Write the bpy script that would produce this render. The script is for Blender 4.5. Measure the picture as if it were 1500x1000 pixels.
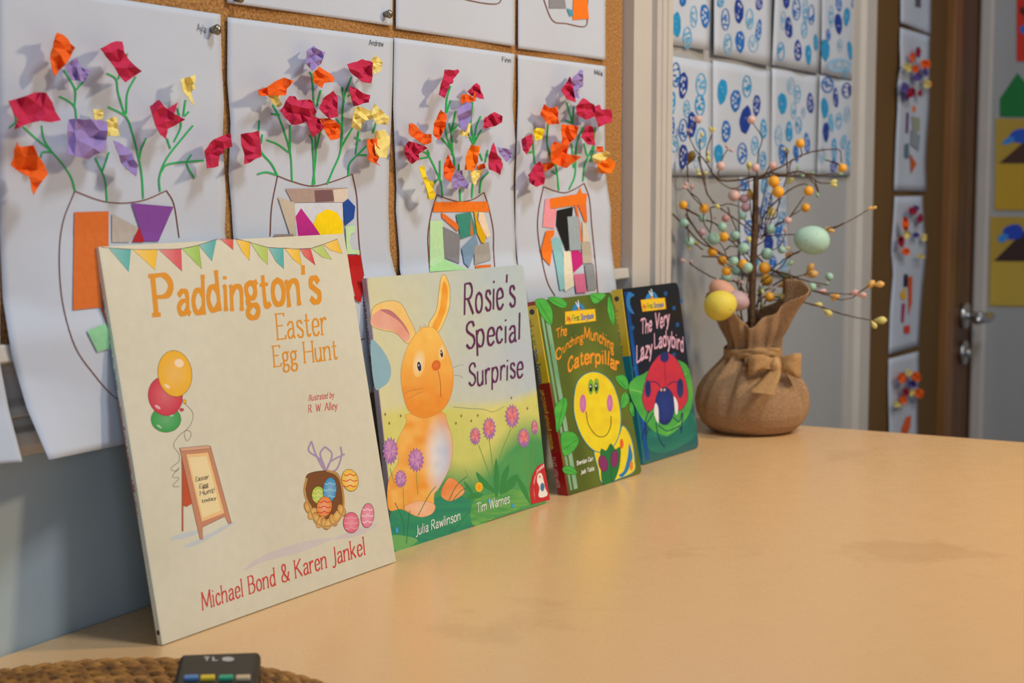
import bpy, bmesh, math, random
import numpy as np
from mathutils import Vector, Matrix
from mathutils.geometry import tessellate_polygon, delaunay_2d_cdt

for o in list(bpy.data.objects): bpy.data.objects.remove(o)
S = bpy.context.scene
COL = S.collection
TZ = 0.74                    # height of the table top above the floor
YW = 0.7245                  # plane of the long wall
YK = 0.703                   # front of the cork board
EYE = np.array([0, 0, TZ+0.2875])
F = 2400.0

# ------------------------------------------------------------------ camera
_ph = math.atan(248/F); _ps = math.atan(1310/math.hypot(F, 248))
FWD = np.array([math.cos(_ph)*math.cos(_ps), math.cos(_ph)*math.sin(_ps), -math.sin(_ph)])
RGT = np.array([math.sin(_ps), -math.cos(_ps), 0.])
UPV = np.cross(RGT, FWD)
cam = bpy.data.cameras.new('camera'); camo = bpy.data.objects.new('camera', cam); COL.objects.link(camo)
M = Matrix(((RGT[0], UPV[0], -FWD[0], EYE[0]), (RGT[1], UPV[1], -FWD[1], EYE[1]), (RGT[2], UPV[2], -FWD[2], EYE[2]), (0, 0, 0, 1)))
camo.matrix_world = M
cam.sensor_width = 36; cam.lens = 36*F/1500
cam.clip_start = 0.02
cam.dof.use_dof = True; cam.dof.focus_distance = 1.22; cam.dof.aperture_fstop = 11.0
S.camera = camo

# ------------------------------------------------------------------ light and exposure
S.view_settings.view_transform = 'Standard'; S.view_settings.look = 'None'
S.view_settings.exposure = 0.12; S.view_settings.gamma = 1.0
try: S.view_settings.use_curve_mapping = False
except Exception: pass
W = bpy.data.worlds.new('world'); S.world = W; W.use_nodes = True
W.node_tree.nodes['Background'].inputs[0].default_value = (0.74, 0.82, 1.0, 1)
W.node_tree.nodes['Background'].inputs[1].default_value = 0.16
def area(name, loc, target, sx, sy, power, color):
    L = bpy.data.lights.new(name, 'AREA'); L.shape = 'RECTANGLE'; L.size = sx; L.size_y = sy
    L.energy = power; L.color = color
    o = bpy.data.objects.new(name, L); COL.objects.link(o); o.location = loc
    d = Vector(target)-Vector(loc); o.rotation_euler = d.to_track_quat('-Z', 'Y').to_euler(); return o
area('warm_lamp', (1.72, -0.45, TZ+1.0), (1.25, 0.3, TZ+0.05), 0.14, 0.14, 11.5, (1.0, 0.77, 0.48))
area('ceiling_light', (1.05, -0.62, TZ+2.2), (1.05, 0.4, TZ+0.0), 0.42, 0.42, 23, (0.84, 0.92, 1.0))
area('window_light', (-1.6, -1.7, TZ+0.5), (0.7, 0.7, TZ+0.1), 1.2, 1.0, 19, (0.70, 0.82, 1.0))

# ------------------------------------------------------------------ pixel <-> place
def ray(px, py): return FWD + RGT*(px-750)/F + UPV*(500-py)/F
def on_plane(px, py, p0, n):
    r = ray(px, py); return EYE + r*(np.dot(p0-EYE, n)/np.dot(r, n))
def on_y(px, py, y): r = ray(px, py); return EYE + r*(y/r[1])
def on_x(px, py, x): r = ray(px, py); return EYE + r*(x/r[0])
def on_z(px, py, z): r = ray(px, py); return EYE + r*((z-EYE[2])/r[2])
def at_depth(px, py, d): return EYE + ray(px, py)*d
def proj(p):
    v = np.asarray(p)-EYE; z = v@FWD
    return 750+F*(v@RGT)/z, 500-F*(v@UPV)/z

# ------------------------------------------------------------------ colour / materials
def lin(c): return c/12.92 if c <= 0.04045 else ((c+0.055)/1.055)**2.4
def hx(h):
    h = h.lstrip('#'); return tuple(lin(int(h[i:i+2], 16)/255) for i in (0, 2, 4))
MATS = {}
def mat(name, col=None, rough=0.6, noise=0.0, nscale=20, bump=0.0, bscale=60, metal=0.0, attr=False, col2=None, coat=0.0, spec=0.5, stretch=(1, 1, 1), subs=0.0):
    if name in MATS: return MATS[name]
    m = bpy.data.materials.new(name); m.use_nodes = True; MATS[name] = m
    nt = m.node_tree; N = nt.nodes; Lk = nt.links; b = N['Principled BSDF']
    b.inputs['Roughness'].default_value = rough; b.inputs['Metallic'].default_value = metal
    b.inputs['Coat Weight'].default_value = coat; b.inputs['Coat Roughness'].default_value = 0.12
    b.inputs['Specular IOR Level'].default_value = spec
    tc = N.new('ShaderNodeTexCoord'); mp = N.new('ShaderNodeMapping'); mp.inputs['Scale'].default_value = stretch
    Lk.new(tc.outputs['Object'], mp.inputs[0])
    if attr:
        a = N.new('ShaderNodeAttribute'); a.attribute_name = 'Col'; src = a.outputs['Color']
    else:
        rgb = N.new('ShaderNodeRGB'); rgb.outputs[0].default_value = (*hx(col), 1); src = rgb.outputs[0]
    if noise > 0:
        n = N.new('ShaderNodeTexNoise'); n.inputs['Scale'].default_value = nscale; n.inputs['Detail'].default_value = 6
        Lk.new(mp.outputs[0], n.inputs[0])
        mx = N.new('ShaderNodeMix'); mx.data_type = 'RGBA'
        if col2:
            mx.inputs[7].default_value = (*hx(col2), 1); Lk.new(src, mx.inputs[6])
            r = N.new('ShaderNodeMapRange'); r.inputs[1].default_value = 0.4; r.inputs[2].default_value = 0.65; r.inputs[4].default_value = noise
            Lk.new(n.outputs[0], r.inputs[0]); Lk.new(r.outputs[0], mx.inputs[0])
        else:
            mx.blend_type = 'MULTIPLY'; mx.inputs[0].default_value = 1
            r = N.new('ShaderNodeMapRange'); r.inputs[1].default_value = 0.25; r.inputs[2].default_value = 0.75
            r.inputs[3].default_value = 1-noise; r.inputs[4].default_value = 1+noise*0.3
            Lk.new(n.outputs[0], r.inputs[0]); Lk.new(src, mx.inputs[6]); Lk.new(r.outputs[0], mx.inputs[7])
        src = mx.outputs[2]
    Lk.new(src, b.inputs['Base Color'])
    if bump > 0:
        n2 = N.new('ShaderNodeTexNoise'); n2.inputs['Scale'].default_value = bscale; n2.inputs['Detail'].default_value = 4
        Lk.new(mp.outputs[0], n2.inputs[0])
        bp = N.new('ShaderNodeBump'); bp.inputs['Strength'].default_value = bump; bp.inputs['Distance'].default_value = 0.002
        Lk.new(n2.outputs[0], bp.inputs['Height']); Lk.new(bp.outputs[0], b.inputs['Normal'])
    return m

def weave(name, col, col2, sc):
    m = bpy.data.materials.new(name); m.use_nodes = True; nt = m.node_tree; N = nt.nodes; Lk = nt.links; b = N['Principled BSDF']
    b.inputs['Roughness'].default_value = 0.9; b.inputs['Specular IOR Level'].default_value = 0.15
    uv = N.new('ShaderNodeUVMap')
    outs = []
    for d in ('X', 'Y'):
        w = N.new('ShaderNodeTexWave'); w.bands_direction = d; w.inputs['Scale'].default_value = sc; w.inputs['Distortion'].default_value = 1.2
        w.inputs['Detail Scale'].default_value = 3
        Lk.new(uv.outputs[0], w.inputs[0]); outs.append(w.outputs['Fac'])
    mx = N.new('ShaderNodeMath'); mx.operation = 'MULTIPLY'; Lk.new(outs[0], mx.inputs[0]); Lk.new(outs[1], mx.inputs[1])
    no = N.new('ShaderNodeTexNoise'); no.inputs['Scale'].default_value = sc*0.6; Lk.new(uv.outputs[0], no.inputs[0])
    ad = N.new('ShaderNodeMath'); ad.operation = 'MULTIPLY_ADD'; ad.inputs[1].default_value = 0.6; Lk.new(no.outputs[0], ad.inputs[0]); Lk.new(mx.outputs[0], ad.inputs[2])
    cr = N.new('ShaderNodeMix'); cr.data_type = 'RGBA'; cr.inputs[6].default_value = (*hx(col2), 1); cr.inputs[7].default_value = (*hx(col), 1)
    Lk.new(ad.outputs[0], cr.inputs[0]); Lk.new(cr.outputs[2], b.inputs['Base Color'])
    bp = N.new('ShaderNodeBump'); bp.inputs['Strength'].default_value = 0.7; bp.inputs['Distance'].default_value = 0.0012
    Lk.new(ad.outputs[0], bp.inputs['Height']); Lk.new(bp.outputs[0], b.inputs['Normal'])
    return m

# ------------------------------------------------------------------ object helpers
def tag(o, label=None, cat=None, group=None, kind=None):
    if label: o['label'] = label
    if cat: o['category'] = cat
    if group: o['group'] = group
    if kind: o['kind'] = kind
    return o
def thing(name, loc, label, cat, group=None):
    o = bpy.data.objects.new(name, None); COL.objects.link(o); o.location = tuple(loc); o.empty_display_size = 0.02
    return tag(o, label, cat, group)
def link(name, me, m, parent=None, smooth=False):
    o = bpy.data.objects.new(name, me); COL.objects.link(o)
    if m is not None:
        for mm in (m if isinstance(m, (list, tuple)) else [m]): me.materials.append(mm)
    if parent is not None:
        # vertices are written in world coordinates: shift them to the root of the thing
        root = parent; off = Vector(root.location)
        while root.parent is not None: root = root.parent; off += Vector(root.location)
        me.transform(Matrix.Translation(-off)); o.parent = parent
    if smooth:
        for p in me.polygons: p.use_smooth = True
    return o
def own_origin(o):
    me = o.data; n = len(me.vertices); a = np.empty(n*3); me.vertices.foreach_get('co', a); a = a.reshape(-1, 3)
    c = Vector(((a[:, 0].min()+a[:, 0].max())/2, (a[:, 1].min()+a[:, 1].max())/2, a[:, 2].min()))
    me.transform(Matrix.Translation(-c)); o.location = c; return o
def mesh(name, vs, fs, m, parent=None, smooth=False, cols=None):
    me = bpy.data.meshes.new(name); me.from_pydata([tuple(map(float, v)) for v in vs], [], fs); me.update()
    if cols is not None:
        at = me.color_attributes.new('Col', 'FLOAT_COLOR', 'POINT')
        a = np.ones((len(vs), 4)); a[:, :3] = np.array(cols); at.data.foreach_set('color', a.ravel())
    return link(name, me, m, parent, smooth)
def bevel(o, w, seg=2, ang=0.5):
    md = o.modifiers.new('bevel', 'BEVEL'); md.width = w; md.segments = seg; md.limit_method = 'ANGLE'; md.angle_limit = ang
    return o
def box(name, p0, p1, m, parent=None, bv=0.0, struct=False):
    x0, y0, z0 = p0; x1, y1, z1 = p1
    vs = [(x, y, z) for z in (z0, z1) for (x, y) in ((x0, y0), (x1, y0), (x1, y1), (x0, y1))]
    fs = [(3, 2, 1, 0), (4, 5, 6, 7), (0, 1, 5, 4), (1, 2, 6, 5), (2, 3, 7, 6), (3, 0, 4, 7)]
    o = mesh(name, vs, fs, m, parent)
    if bv: bevel(o, bv)
    if struct: o['kind'] = 'structure'
    return o
def catmull(pts, n=6, closed=False):
    P = [np.array(p, float) for p in pts]
    if len(P) < 3: return P
    if closed: Q = [P[-1]]+P+[P[0], P[1]]
    else: Q = [2*P[0]-P[1]]+P+[2*P[-1]-P[-2]]
    out = []
    for i in range(1, len(Q)-2):
        a, b, c, d = Q[i-1], Q[i], Q[i+1], Q[i+2]
        for k in range(n):
            t = k/n
            out.append(0.5*((2*b)+(-a+c)*t+(2*a-5*b+4*c-d)*t*t+(-a+3*b-3*c+d)*t**3))
    if not closed: out.append(P[-1])
    return out
class Geo:
    """collects verts / faces in world space"""
    def __init__(s): s.v = []; s.f = []; s.c = []
    def add(s, vs, fs, col=None):
        n = len(s.v); s.v += [tuple(v) for v in vs]; s.f += [tuple(i+n for i in f) for f in fs]
        if col is not None: s.c += [col]*len(vs) if not isinstance(col, list) else col
    def tube(s, pts, r, k=6, col=None, cap=True):
        pts = [np.array(p, float) for p in pts]; n = len(pts)
        rs = r if isinstance(r, (list, tuple, np.ndarray)) else [r]*n
        vs = []; up = np.array([0.3, 0.2, 1.0])
        for i, p in enumerate(pts):
            t = pts[min(i+1, n-1)]-pts[max(i-1, 0)]; t = t/(np.linalg.norm(t)+1e-12)
            a = np.cross(t, up)
            if np.linalg.norm(a) < 0.05: a = np.cross(t, np.array([1., 0, 0]))
            a /= np.linalg.norm(a); b = np.cross(t, a); up = np.cross(a, t)*-1 if False else up
            for j in range(k):
                th = 2*math.pi*j/k; vs.append(p+(a*math.cos(th)+b*math.sin(th))*rs[i])
        fs = [(i*k+j, i*k+(j+1) % k, (i+1)*k+(j+1) % k, (i+1)*k+j) for i in range(n-1) for j in range(k)]
        if cap: fs += [tuple(range(k))[::-1], tuple((n-1)*k+j for j in range(k))]
        s.add(vs, fs, col)
    def ball(s, c, rx, ry=None, rz=None, nu=14, nv=9, axis=None, col=None, egg=0.0):
        ry = ry or rx; rz = rz or rx; c = np.array(c, float)
        if axis is None: A = np.eye(3)
        else:
            z = np.array(axis, float); z /= np.linalg.norm(z); x = np.cross(z, [0.2, 0.9, 0.1]); x /= np.linalg.norm(x); A = np.array([x, np.cross(z, x), z])
        vs = [c+A[2]*rz]
        for i in range(1, nv):
            th = math.pi*i/nv
            for j in range(nu):
                ph = 2*math.pi*j/nu; e = 1-egg*math.cos(th)
                vs.append(c+A[0]*rx*e*math.sin(th)*math.cos(ph)+A[1]*ry*e*math.sin(th)*math.sin(ph)+A[2]*rz*math.cos(th))
        vs.append(c-A[2]*rz)
        fs = [(0, 1+j, 1+(j+1) % nu) for j in range(nu)]
        for i in range(nv-2):
            for j in range(nu):
                a = 1+i*nu+j; b = 1+i*nu+(j+1) % nu; fs.append((a, a+nu, b+nu, b))
        l = len(vs)-1; fs += [(l, 1+(nv-2)*nu+(j+1) % nu, 1+(nv-2)*nu+j) for j in range(nu)]
        s.add(vs, fs, col)
    def build(s, name, m, parent=None, smooth=False):
        return mesh(name, s.v, s.f, m, parent, smooth, s.c if s.c else None)

# ------------------------------------------------------------------ stroke lettering
G = {}
def g(ch, w, *st): G[ch] = (w, st)
# strokes: '~' smooth curve, otherwise straight polyline; cap height 1, x-height .64, descender -.32
g('A', .80, '0,0 .38,1 .76,0', '.14,.36 .62,.36'); g('B', .62, '0,0 0,1', '~0,1 .34,.98 .46,.77 .34,.54 0,.53', '~0,.53 .4,.52 .55,.27 .38,.02 0,0')
g('C', .70, '~.62,.8 .5,.97 .28,.97 .06,.75 .02,.5 .08,.2 .3,.01 .52,.05 .64,.22'); g('E', .56, '0,0 0,1', '0,1 .5,1 .5,.9', '0,.53 .38,.53', '0,0 .52,0 .53,.12')
g('F', .54, '0,0 0,1', '0,1 .5,1', '0,.53 .38,.53'); g('G', .74, '~.62,.8 .5,.97 .28,.97 .06,.75 .02,.5 .08,.2 .3,.01 .5,.04 .64,.15', '.64,.1 .64,.45', '.64,.45 .42,.45')
g('H', .74, '0,0 0,1', '.66,0 .66,1', '0,.52 .66,.52'); g('I', .16, '.03,0 .03,1'); g('J', .36, '~.26,1 .26,.2 .2,-.06 .08,-.14 -.04,-.08'); g('K', .68, '0,0 0,1', '.56,1 .02,.48', '.16,.58 .62,0')
g('L', .54, '0,0 0,1', '0,0 .48,0 .5,.12'); g('M', .92, '0,0 .06,1', '.06,1 .42,.12 .78,1', '.78,1 .84,0'); g('N', .74, '0,0 0,1', '0,1 .64,0', '.64,0 .64,1')
g('O', .78, '~.36,1 .1,.85 .01,.5 .1,.14 .36,0 .62,.14 .71,.5 .62,.85 .36,1'); g('P', .60, '0,0 0,1', '~0,1 .36,.99 .52,.74 .38,.48 0,.45'); g('R', .66, '0,0 0,1', '~0,1 .36,.99 .5,.76 .36,.53 0,.5', '.22,.5 .6,0')
g('S', .60, '~.5,.82 .42,.97 .24,1 .06,.88 .06,.68 .26,.54 .46,.42 .53,.2 .38,.02 .2,0 .02,.14'); g('T', .66, '.3,0 .3,1', '-.02,.9 0,1 .6,1 .62,.9'); g('V', .72, '0,1 .32,0 .64,1')
g('W', 1.0, '0,1 .24,0 .47,.9 .7,0 .94,1'); g('a', .50, '~.02,.52 .18,.64 .34,.6 .38,.44', '.38,.46 .38,.06 .46,0', '~.38,.38 .14,.34 .01,.18 .1,.01 .26,.03 .38,.16'); g('b', .52, '0,1 0,0', '~0,.44 .14,.62 .34,.6 .44,.34 .34,.04 .16,.0 0,.14')
g('c', .46, '~.38,.5 .26,.64 .1,.58 .01,.34 .08,.06 .24,-.01 .4,.12'); g('d', .54, '.42,1 .42,0', '~.42,.46 .28,.63 .1,.58 0,.32 .08,.05 .24,0 .42,.16'); g('e', .48, '~.02,.33 .4,.37 .36,.57 .22,.65 .06,.55 .01,.3 .08,.06 .24,-.01 .42,.12')
g('f', .36, '.12,0 .12,.7', '~.12,.68 .16,.92 .26,1.0 .38,.94', '-.02,.6 .3,.6'); g('g', .50, '~.2,.64 .04,.56 .02,.38 .1,.24 .24,.22 .36,.32 .37,.5 .3,.61 .2,.64', '~.12,.24 .03,.14 .12,.05 .34,.02 .43,-.12 .34,-.28 .16,-.31 0,-.2 .04,-.06 .16,.02', '.34,.58 .46,.64')
g('h', .54, '0,0 0,1', '~0,.42 .14,.6 .3,.64 .42,.5 .42,0'); g('i', .16, '.03,0 .03,.64', '.03,.86 .03,.9'); g('k', .50, '0,0 0,1', '.38,.64 .02,.28', '.12,.36 .42,0'); g('l', .16, '.03,0 .03,1')
g('m', .82, '0,0 0,.64', '~0,.42 .12,.6 .26,.64 .36,.5 .36,0', '~.36,.42 .48,.6 .62,.64 .72,.5 .72,0'); g('n', .54, '0,0 0,.64', '~0,.42 .14,.6 .3,.64 .42,.5 .42,0'); g('o', .52, '~.22,.65 .06,.55 0,.32 .06,.08 .22,-.01 .38,.08 .44,.32 .38,.55 .22,.65')
g('p', .54, '0,-.32 0,.64', '~0,.46 .14,.62 .34,.6 .44,.34 .34,.04 .16,0 0,.14'); g('r', .36, '0,0 0,.64', '~0,.4 .1,.58 .22,.65 .32,.58'); g('s', .42, '~.34,.53 .24,.64 .08,.62 .04,.46 .2,.34 .36,.22 .34,.04 .18,-.01 .02,.1')
g('t', .36, '~.12,.86 .12,.3 .14,.06 .22,0 .33,.07', '-.02,.62 .3,.62'); g('u', .54, '~0,.64 0,.2 .08,.02 .24,.0 .4,.18', '.41,.64 .41,0'); g('v', .50, '0,.64 .22,0 .44,.64'); g('w', .72, '0,.64 .17,0 .33,.56 .5,0 .66,.64')
g('y', .50, '0,.64 .23,.05', '.44,.64 .2,-.1 .04,-.32'); g('z', .46, '.01,.64 .38,.64 .01,0 .4,0'); g("'", .14, '.04,1.02 .02,.8'); g('&', .78, '~.7,.5 .56,.14 .32,-.01 .06,.1 .06,.32 .26,.5 .42,.7 .4,.92 .26,1 .12,.88 .16,.66 .4,.3 .7,0')
g('.', .18, '.03,0 .03,.03'); g('!', .16, '.03,.3 .03,1', '.03,0 .03,.04'); g(' ', .30); g('•', .3, '.08,.4 .08,.44')
def parse(s): return [tuple(map(float, q.split(','))) for q in s.split()]

# ------------------------------------------------------------------ flat print laid on a surface
class Canvas:
    """polygons and strokes traced on a surface; mapf(px,py,lift) gives the place on it"""
    def __init__(s, mapf, step=0.000002, base=0.00008): s.m = mapf; s.g = Geo(); s.k = 0; s.step = step; s.base = base
    def lift(s): return s.base+s.k*s.step
    def poly(s, pts, col, smooth=False, refine=0, ink=None, inkw=0.8):
        s.k += 1
        P = [np.array(p, float) for p in pts]
        if smooth: P = catmull(P, 5, True)
        tris = tessellate_polygon([[Vector((p[0], p[1], 0)) for p in P]])
        T = [(P[a], P[b], P[c]) for a, b, c in tris]
        for _ in range(refine):
            T2 = []
            for a, b, c in T:
                ab, bc, ca = (a+b)/2, (b+c)/2, (c+a)/2; T2 += [(a, ab, ca), (ab, b, bc), (ca, bc, c), (ab, bc, ca)]
            T = T2
        idx = {}; vs = []; cs = []; fs = []
        for t in T:
            f = []
            for p in t:
                key = (round(p[0], 3), round(p[1], 3))
                if key not in idx:
                    idx[key] = len(vs); vs.append(s.m(p[0], p[1], s.lift())); cs.append(col(p[0], p[1]) if callable(col) else col)
                f.append(idx[key])
            fs.append(tuple(f))
        s.g.add(vs, fs, cs)
        if ink is not None: s.stroke(list(P)+[P[0]], inkw, ink)
    def ell(s, cx, cy, rx, ry, col, rot=0.0, n=22, col2=None, ink=None, inkw=0.8, wob=0.0):
        """ellipse, optionally with another colour at the centre"""
        s.k += 1; c, q = math.cos(rot), math.sin(rot); vs = [s.m(cx, cy, s.lift())]; cs = [col2 or col]; ring = []
        for i in range(n):
            a = 2*math.pi*i/n; w = 1+wob*math.sin(3.0*a+cx)+(wob*0.7*math.sin(7*a+cy)); x, y = rx*w*math.cos(a), ry*w*math.sin(a)
            p = (cx+x*c-y*q, cy+x*q+y*c); ring.append(p); vs.append(s.m(p[0], p[1], s.lift())); cs.append(col)
        s.g.add(vs, [(0, 1+i, 1+(i+1) % n) for i in range(n)], cs)
        if ink is not None: s.stroke(ring+[ring[0]], inkw, ink)
    def stroke(s, pts, w, col, smooth=False, taper=False, n=5):
        s.k += 1
        P = catmull(pts, n) if smooth else [np.array(p, float) for p in pts]
        vs = []; N = len(P)
        for i, p in enumerate(P):
            t = P[min(i+1, N-1)]-P[max(i-1, 0)]; t = t/(np.linalg.norm(t)+1e-9); nn = np.array([-t[1], t[0]])
            ww = w/2*(1 if not taper else max(0.15, math.sin(math.pi*(i+0.6)/(N+0.2))))
            for q in (p+nn*ww, p-nn*ww): vs.append(s.m(q[0], q[1], s.lift()))
        s.g.add(vs, [(2*i, 2*i+1, 2*i+3, 2*i+2) for i in range(N-1)], [col]*len(vs))
    def text(s, txt, base, h, col, wv=.13, wh=None, serif=0.0, slant=0.0, bounce=0.0, seed=1, fit=True, track=0.12):
        """txt along a baseline polyline given in pixels; h = cap height in pixels"""
        rnd = random.Random(seed); wh = wh if wh is not None else wv; s.k += 1
        B = catmull(base, 8) if len(base) > 2 else [np.array(p, float) for p in base]
        L = [0]
        for a, b in zip(B, B[1:]): L.append(L[-1]+np.linalg.norm(b-a))
        tot = sum(G[c][0]+track for c in txt)-track; sx = L[-1]/tot if fit else h
        def along(d):
            i = 0
            while i < len(L)-2 and L[i+1] < d: i += 1
            t = (B[i+1]-B[i])/(L[i+1]-L[i]); return B[i]+t*(d-L[i]), t
        x = 0.0
        for ch in txt:
            w, st = G[ch]; p0, t = along((x+w/2)*sx); ang = rnd.uniform(-1, 1)*bounce*0.25; dy = rnd.uniform(-1, 1)*bounce*h*0.12; sc = 1+rnd.uniform(-1, 1)*bounce*0.15
            upv = np.array([0., -1.])  # verticals stay vertical-ish in print
            ca, sa = math.cos(ang), math.sin(ang)
            def loc(gx, gy):
                gx = (gx-w/2)*sc; gy = gy*sc; gx, gy = gx*ca-gy*sa, gx*sa+gy*ca
                q = p0+t*(gx*sx)+upv*(gy*h+dy)+np.array([s_lean(gy*h), 0.])
                return q
            def s_lean(d): return -slant*d
            paths = []
            for q in st:
                sm = q[0] == '~'; P = parse(q.lstrip('~')); P2 = catmull(P, 4) if sm else [np.array(p) for p in P]
                paths.append((P2, wv, wh))
                if serif:
                    ends = [(P[0], P[1]), (P[-1], P[-2])]
                    for e, o in ends:
                        if abs(e[0]-o[0]) < 0.6*abs(e[1]-o[1]) and ch not in "'.!e" and not (sm and abs(e[1]) > .05):
                            if abs(e[1]) < .02 or abs(e[1]-1) < .02 or abs(e[1]+.32) < .02: paths.append(([np.array([e[0]-serif, e[1]]), np.array([e[0]+serif, e[1]])], wh, wh*1.15))
                            elif abs(e[1]-.64) < .02: paths.append(([np.array([e[0]-serif, e[1]-.03]), np.array([e[0]+.02, e[1]])], wh, wh*1.15))
            kq = 0
            for P2, a, b in paths:
                N = len(P2)
                for i in range(N-1):
                    u = P2[i+1]-P2[i]; l = np.linalg.norm(u)
                    if l < 1e-6: continue
                    u = u/l; nn = np.array([-u[1], u[0]]); ww = (a*abs(u[1])+b*abs(u[0]))/2; e = u*ww*0.35
                    q = [P2[i]+nn*ww-e, P2[i]-nn*ww-e, P2[i+1]-nn*ww+e, P2[i+1]+nn*ww+e]
                    kq += 1; s.g.add([s.m(*loc(k[0], k[1]), s.lift()+kq*1.6e-6) for k in q], [(0, 1, 2, 3)], [col]*4)
            x += w+track
    def build(s, name, m, parent): return s.g.build(name, m, parent)
class Tr:
    def __init__(s, ox, oy, sc): s.o = (ox, oy); s.s = sc
    def __call__(s, *a):
        if len(a) == 1: return [s(*q) for q in (a[0] if not isinstance(a[0], str) else parse(a[0]))]
        return (s.o[0]+a[0]/s.s, s.o[1]+a[1]/s.s)
    def e(s, x, y, rx, ry): return (*s(x, y), rx/s.s, ry/s.s)

# ================================================================== STRUCTURE
m_cork = mat('cork', 'B58448', 0.9, 0.75, 420, 0.8, 500, col2='74491E')
m_white = mat('painted_trim', 'C4BFB8', 0.55, 0.06, 15, 0.1, 90)
m_grey = mat('grey_wall_paint', 'A8AAAC', 0.7, 0.08, 6, 0.15, 120)
m_panel = mat('blue_grey_paint', 'AAB8BC', 0.6, 0.12, 9, 0.25, 40)
m_brown = mat('brown_board', '6A4A1A', 0.75, 0.3, 4, 0.15, 60, col2='523610')
m_wood = mat('door_wood', '6E451F', 0.5, 0.8, 7, 0.15, 60, col2='4A2A10', stretch=(8, 8, 0.6))
m_floor = mat('floor_vinyl', '6F675E', 0.5, 0.2, 3)
def xw(px, y=YW, py=300): return on_y(px, py, y)[0]

box('floor', (-2.0, -3.2, -0.02), (3.4, 0.9, 0.0), m_floor, struct=True)
X_CORK = 1.577*YK/YW
box('wall_back', (-2.0, YW+0.012, 0), (3.3, YW+0.13, 2.6), m_grey, struct=True)
X1, X2 = 1.64, 2.41
box('wall_alcove', (X_CORK, YW, 0), (2.5, YW+0.0125, 2.6), m_grey, struct=True)
box('wall_lower', (-2.0, YW, 0), (X_CORK, YW+0.0125, TZ+0.186), m_panel, struct=True)
XE = xw(1431)
box('wall_end', (XE, -3.2, 0), (XE+0.1, YW+0.13, 2.6), m_grey, struct=True)

def extrude_x(name, prof, x0, x1, m, **k):
    n = len(prof); vs = [(x0, y, z) for y, z in prof]+[(x1, y, z) for y, z in prof]
    fs = [(i, (i+1) % n, n+(i+1) % n, n+i) for i in range(n)]+[tuple(range(n))[::-1], tuple(range(n, 2*n))]
    o = mesh(name, vs, fs, m); o['kind'] = 'structure'; bevel(o, 0.0012, 2, 0.4); return o
def extrude_z(name, prof, z0, z1, m, bv=0.001):
    n = len(prof); vs = [(x, y, z0) for x, y in prof]+[(x, y, z1) for x, y in prof]
    fs = [(i, (i+1) % n, n+(i+1) % n, n+i) for i in range(n)]+[tuple(range(n))[::-1], tuple(range(n, 2*n))]
    o = mesh(name, vs, fs, m); o['kind'] = 'structure'; bevel(o, bv, 2, 0.4); return o
z = lambda v: TZ+v
extrude_x('trim_1', [(YW+.004, z(.190)), (YK-.0085, z(.190)), (YK-.0095, z(.180)), (YK+.001, z(.176)), (YK+.006, z(.170)), (YK+.007, z(.156)), (YK-.001, z(.152)), (YK-.002, z(.146)), (YK+.010, z(.143)),
                     (YK+.010, z(.138)), (YK+.001, z(.136)), (YK, z(.127)), (YK+.008, z(.120)), (YW+.004, z(.118))], -2.0, X_CORK-.0005, m_white)
yc = YK-.0125
xa, xb, xc_, xd = X_CORK, xw(953, yc), xw(960, yc), xw(984, yc)
fl = []
for a in (0.30, 0.62): 
    q = xc_+(xd-xc_)*a; fl += [(q, yc), (q+.001, yc+.003), (q+.004, yc+.003), (q+.005, yc)]
extrude_z('trim_2', [(xa, YW+.004), (xa, yc), (xb, yc), (xb+.002, yc+.007), (xc_-.001, yc+.007), (xc_, yc-.001)]+fl+[(xd, yc), (xd, YW+.004)], 0, 2.6, m_white, .0006)
xg, xh = xw(1251, YW-.012), xw(1277, YW-.012)
extrude_z('trim_3', [(xg, YW+.004), (xg, YW-.006), (xg+.035, YW-.006), (xg+.04, YW-.014), (xh, YW-.014), (xh, YW+.013)], 0, 2.6, m_white)
# wooden door at the far end of the long wall with its frame
box('door_1', (xw(1398), YW+.002, 0.0), (XE, YW+.02, 2.1), m_wood, bv=.002, struct=True)
box('trim_4', (xw(1383), YW-.012, 0.0), (xw(1393), YW+.012, 2.6), mat('pale_wood', '8A5E33', .5, .5, 8, col2='6E451F', stretch=(8, 8, .6)), bv=.002, struct=True)
box('trim_5', (XE-.022, on_x(1452, 300, XE)[1], 0.0), (XE+.002, YW+.0, 2.6), m_white, bv=.006, struct=True)
# door handle (lever and key escutcheon)
m_chrome = mat('chrome', 'D0D0D0', 0.22, metal=1.0)
dr = bpy.data.objects['door_1']
hp = on_y(1411, 462, YW); hg = Geo()
hg.tube([hp+(0, .002, 0), hp+(0, -.008, 0)], .024, 20); hg.tube([hp, hp+(0, -.05, 0)], .008, 12)
hg.tube([hp+(.004, -.05, 0), hp+(-.03, -.054, 0), hp+(-.11, -.05, .002)], [.009, .009, .008], 12)
h2 = hp-(0, 0, .07); hg.tube([h2+(0, .002, 0), h2+(0, -.008, 0)], .022, 20); hg.ball(h2+(0, -.01, 0), .009)
o = hg.build('door_handle', m_chrome, dr, True)

# ------------------------------------------------------------------ cork board (thing)
cb = box('cork_board', (-2.0, YK, z(.188)), (X_CORK-.0012, YW+.0118, z(1.0)), m_cork)
own_origin(cb); tag(cb, 'tan cork notice board fixed on the wall above the white ledge', 'notice board')
bb = box('brown_board', (2.502, YW+.003, 0.02), (xw(1382.5), YW+.0118, 2.5), m_brown)
own_origin(bb); tag(bb, 'tall dark brown display board between white trim and wooden door', 'notice board')

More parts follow.
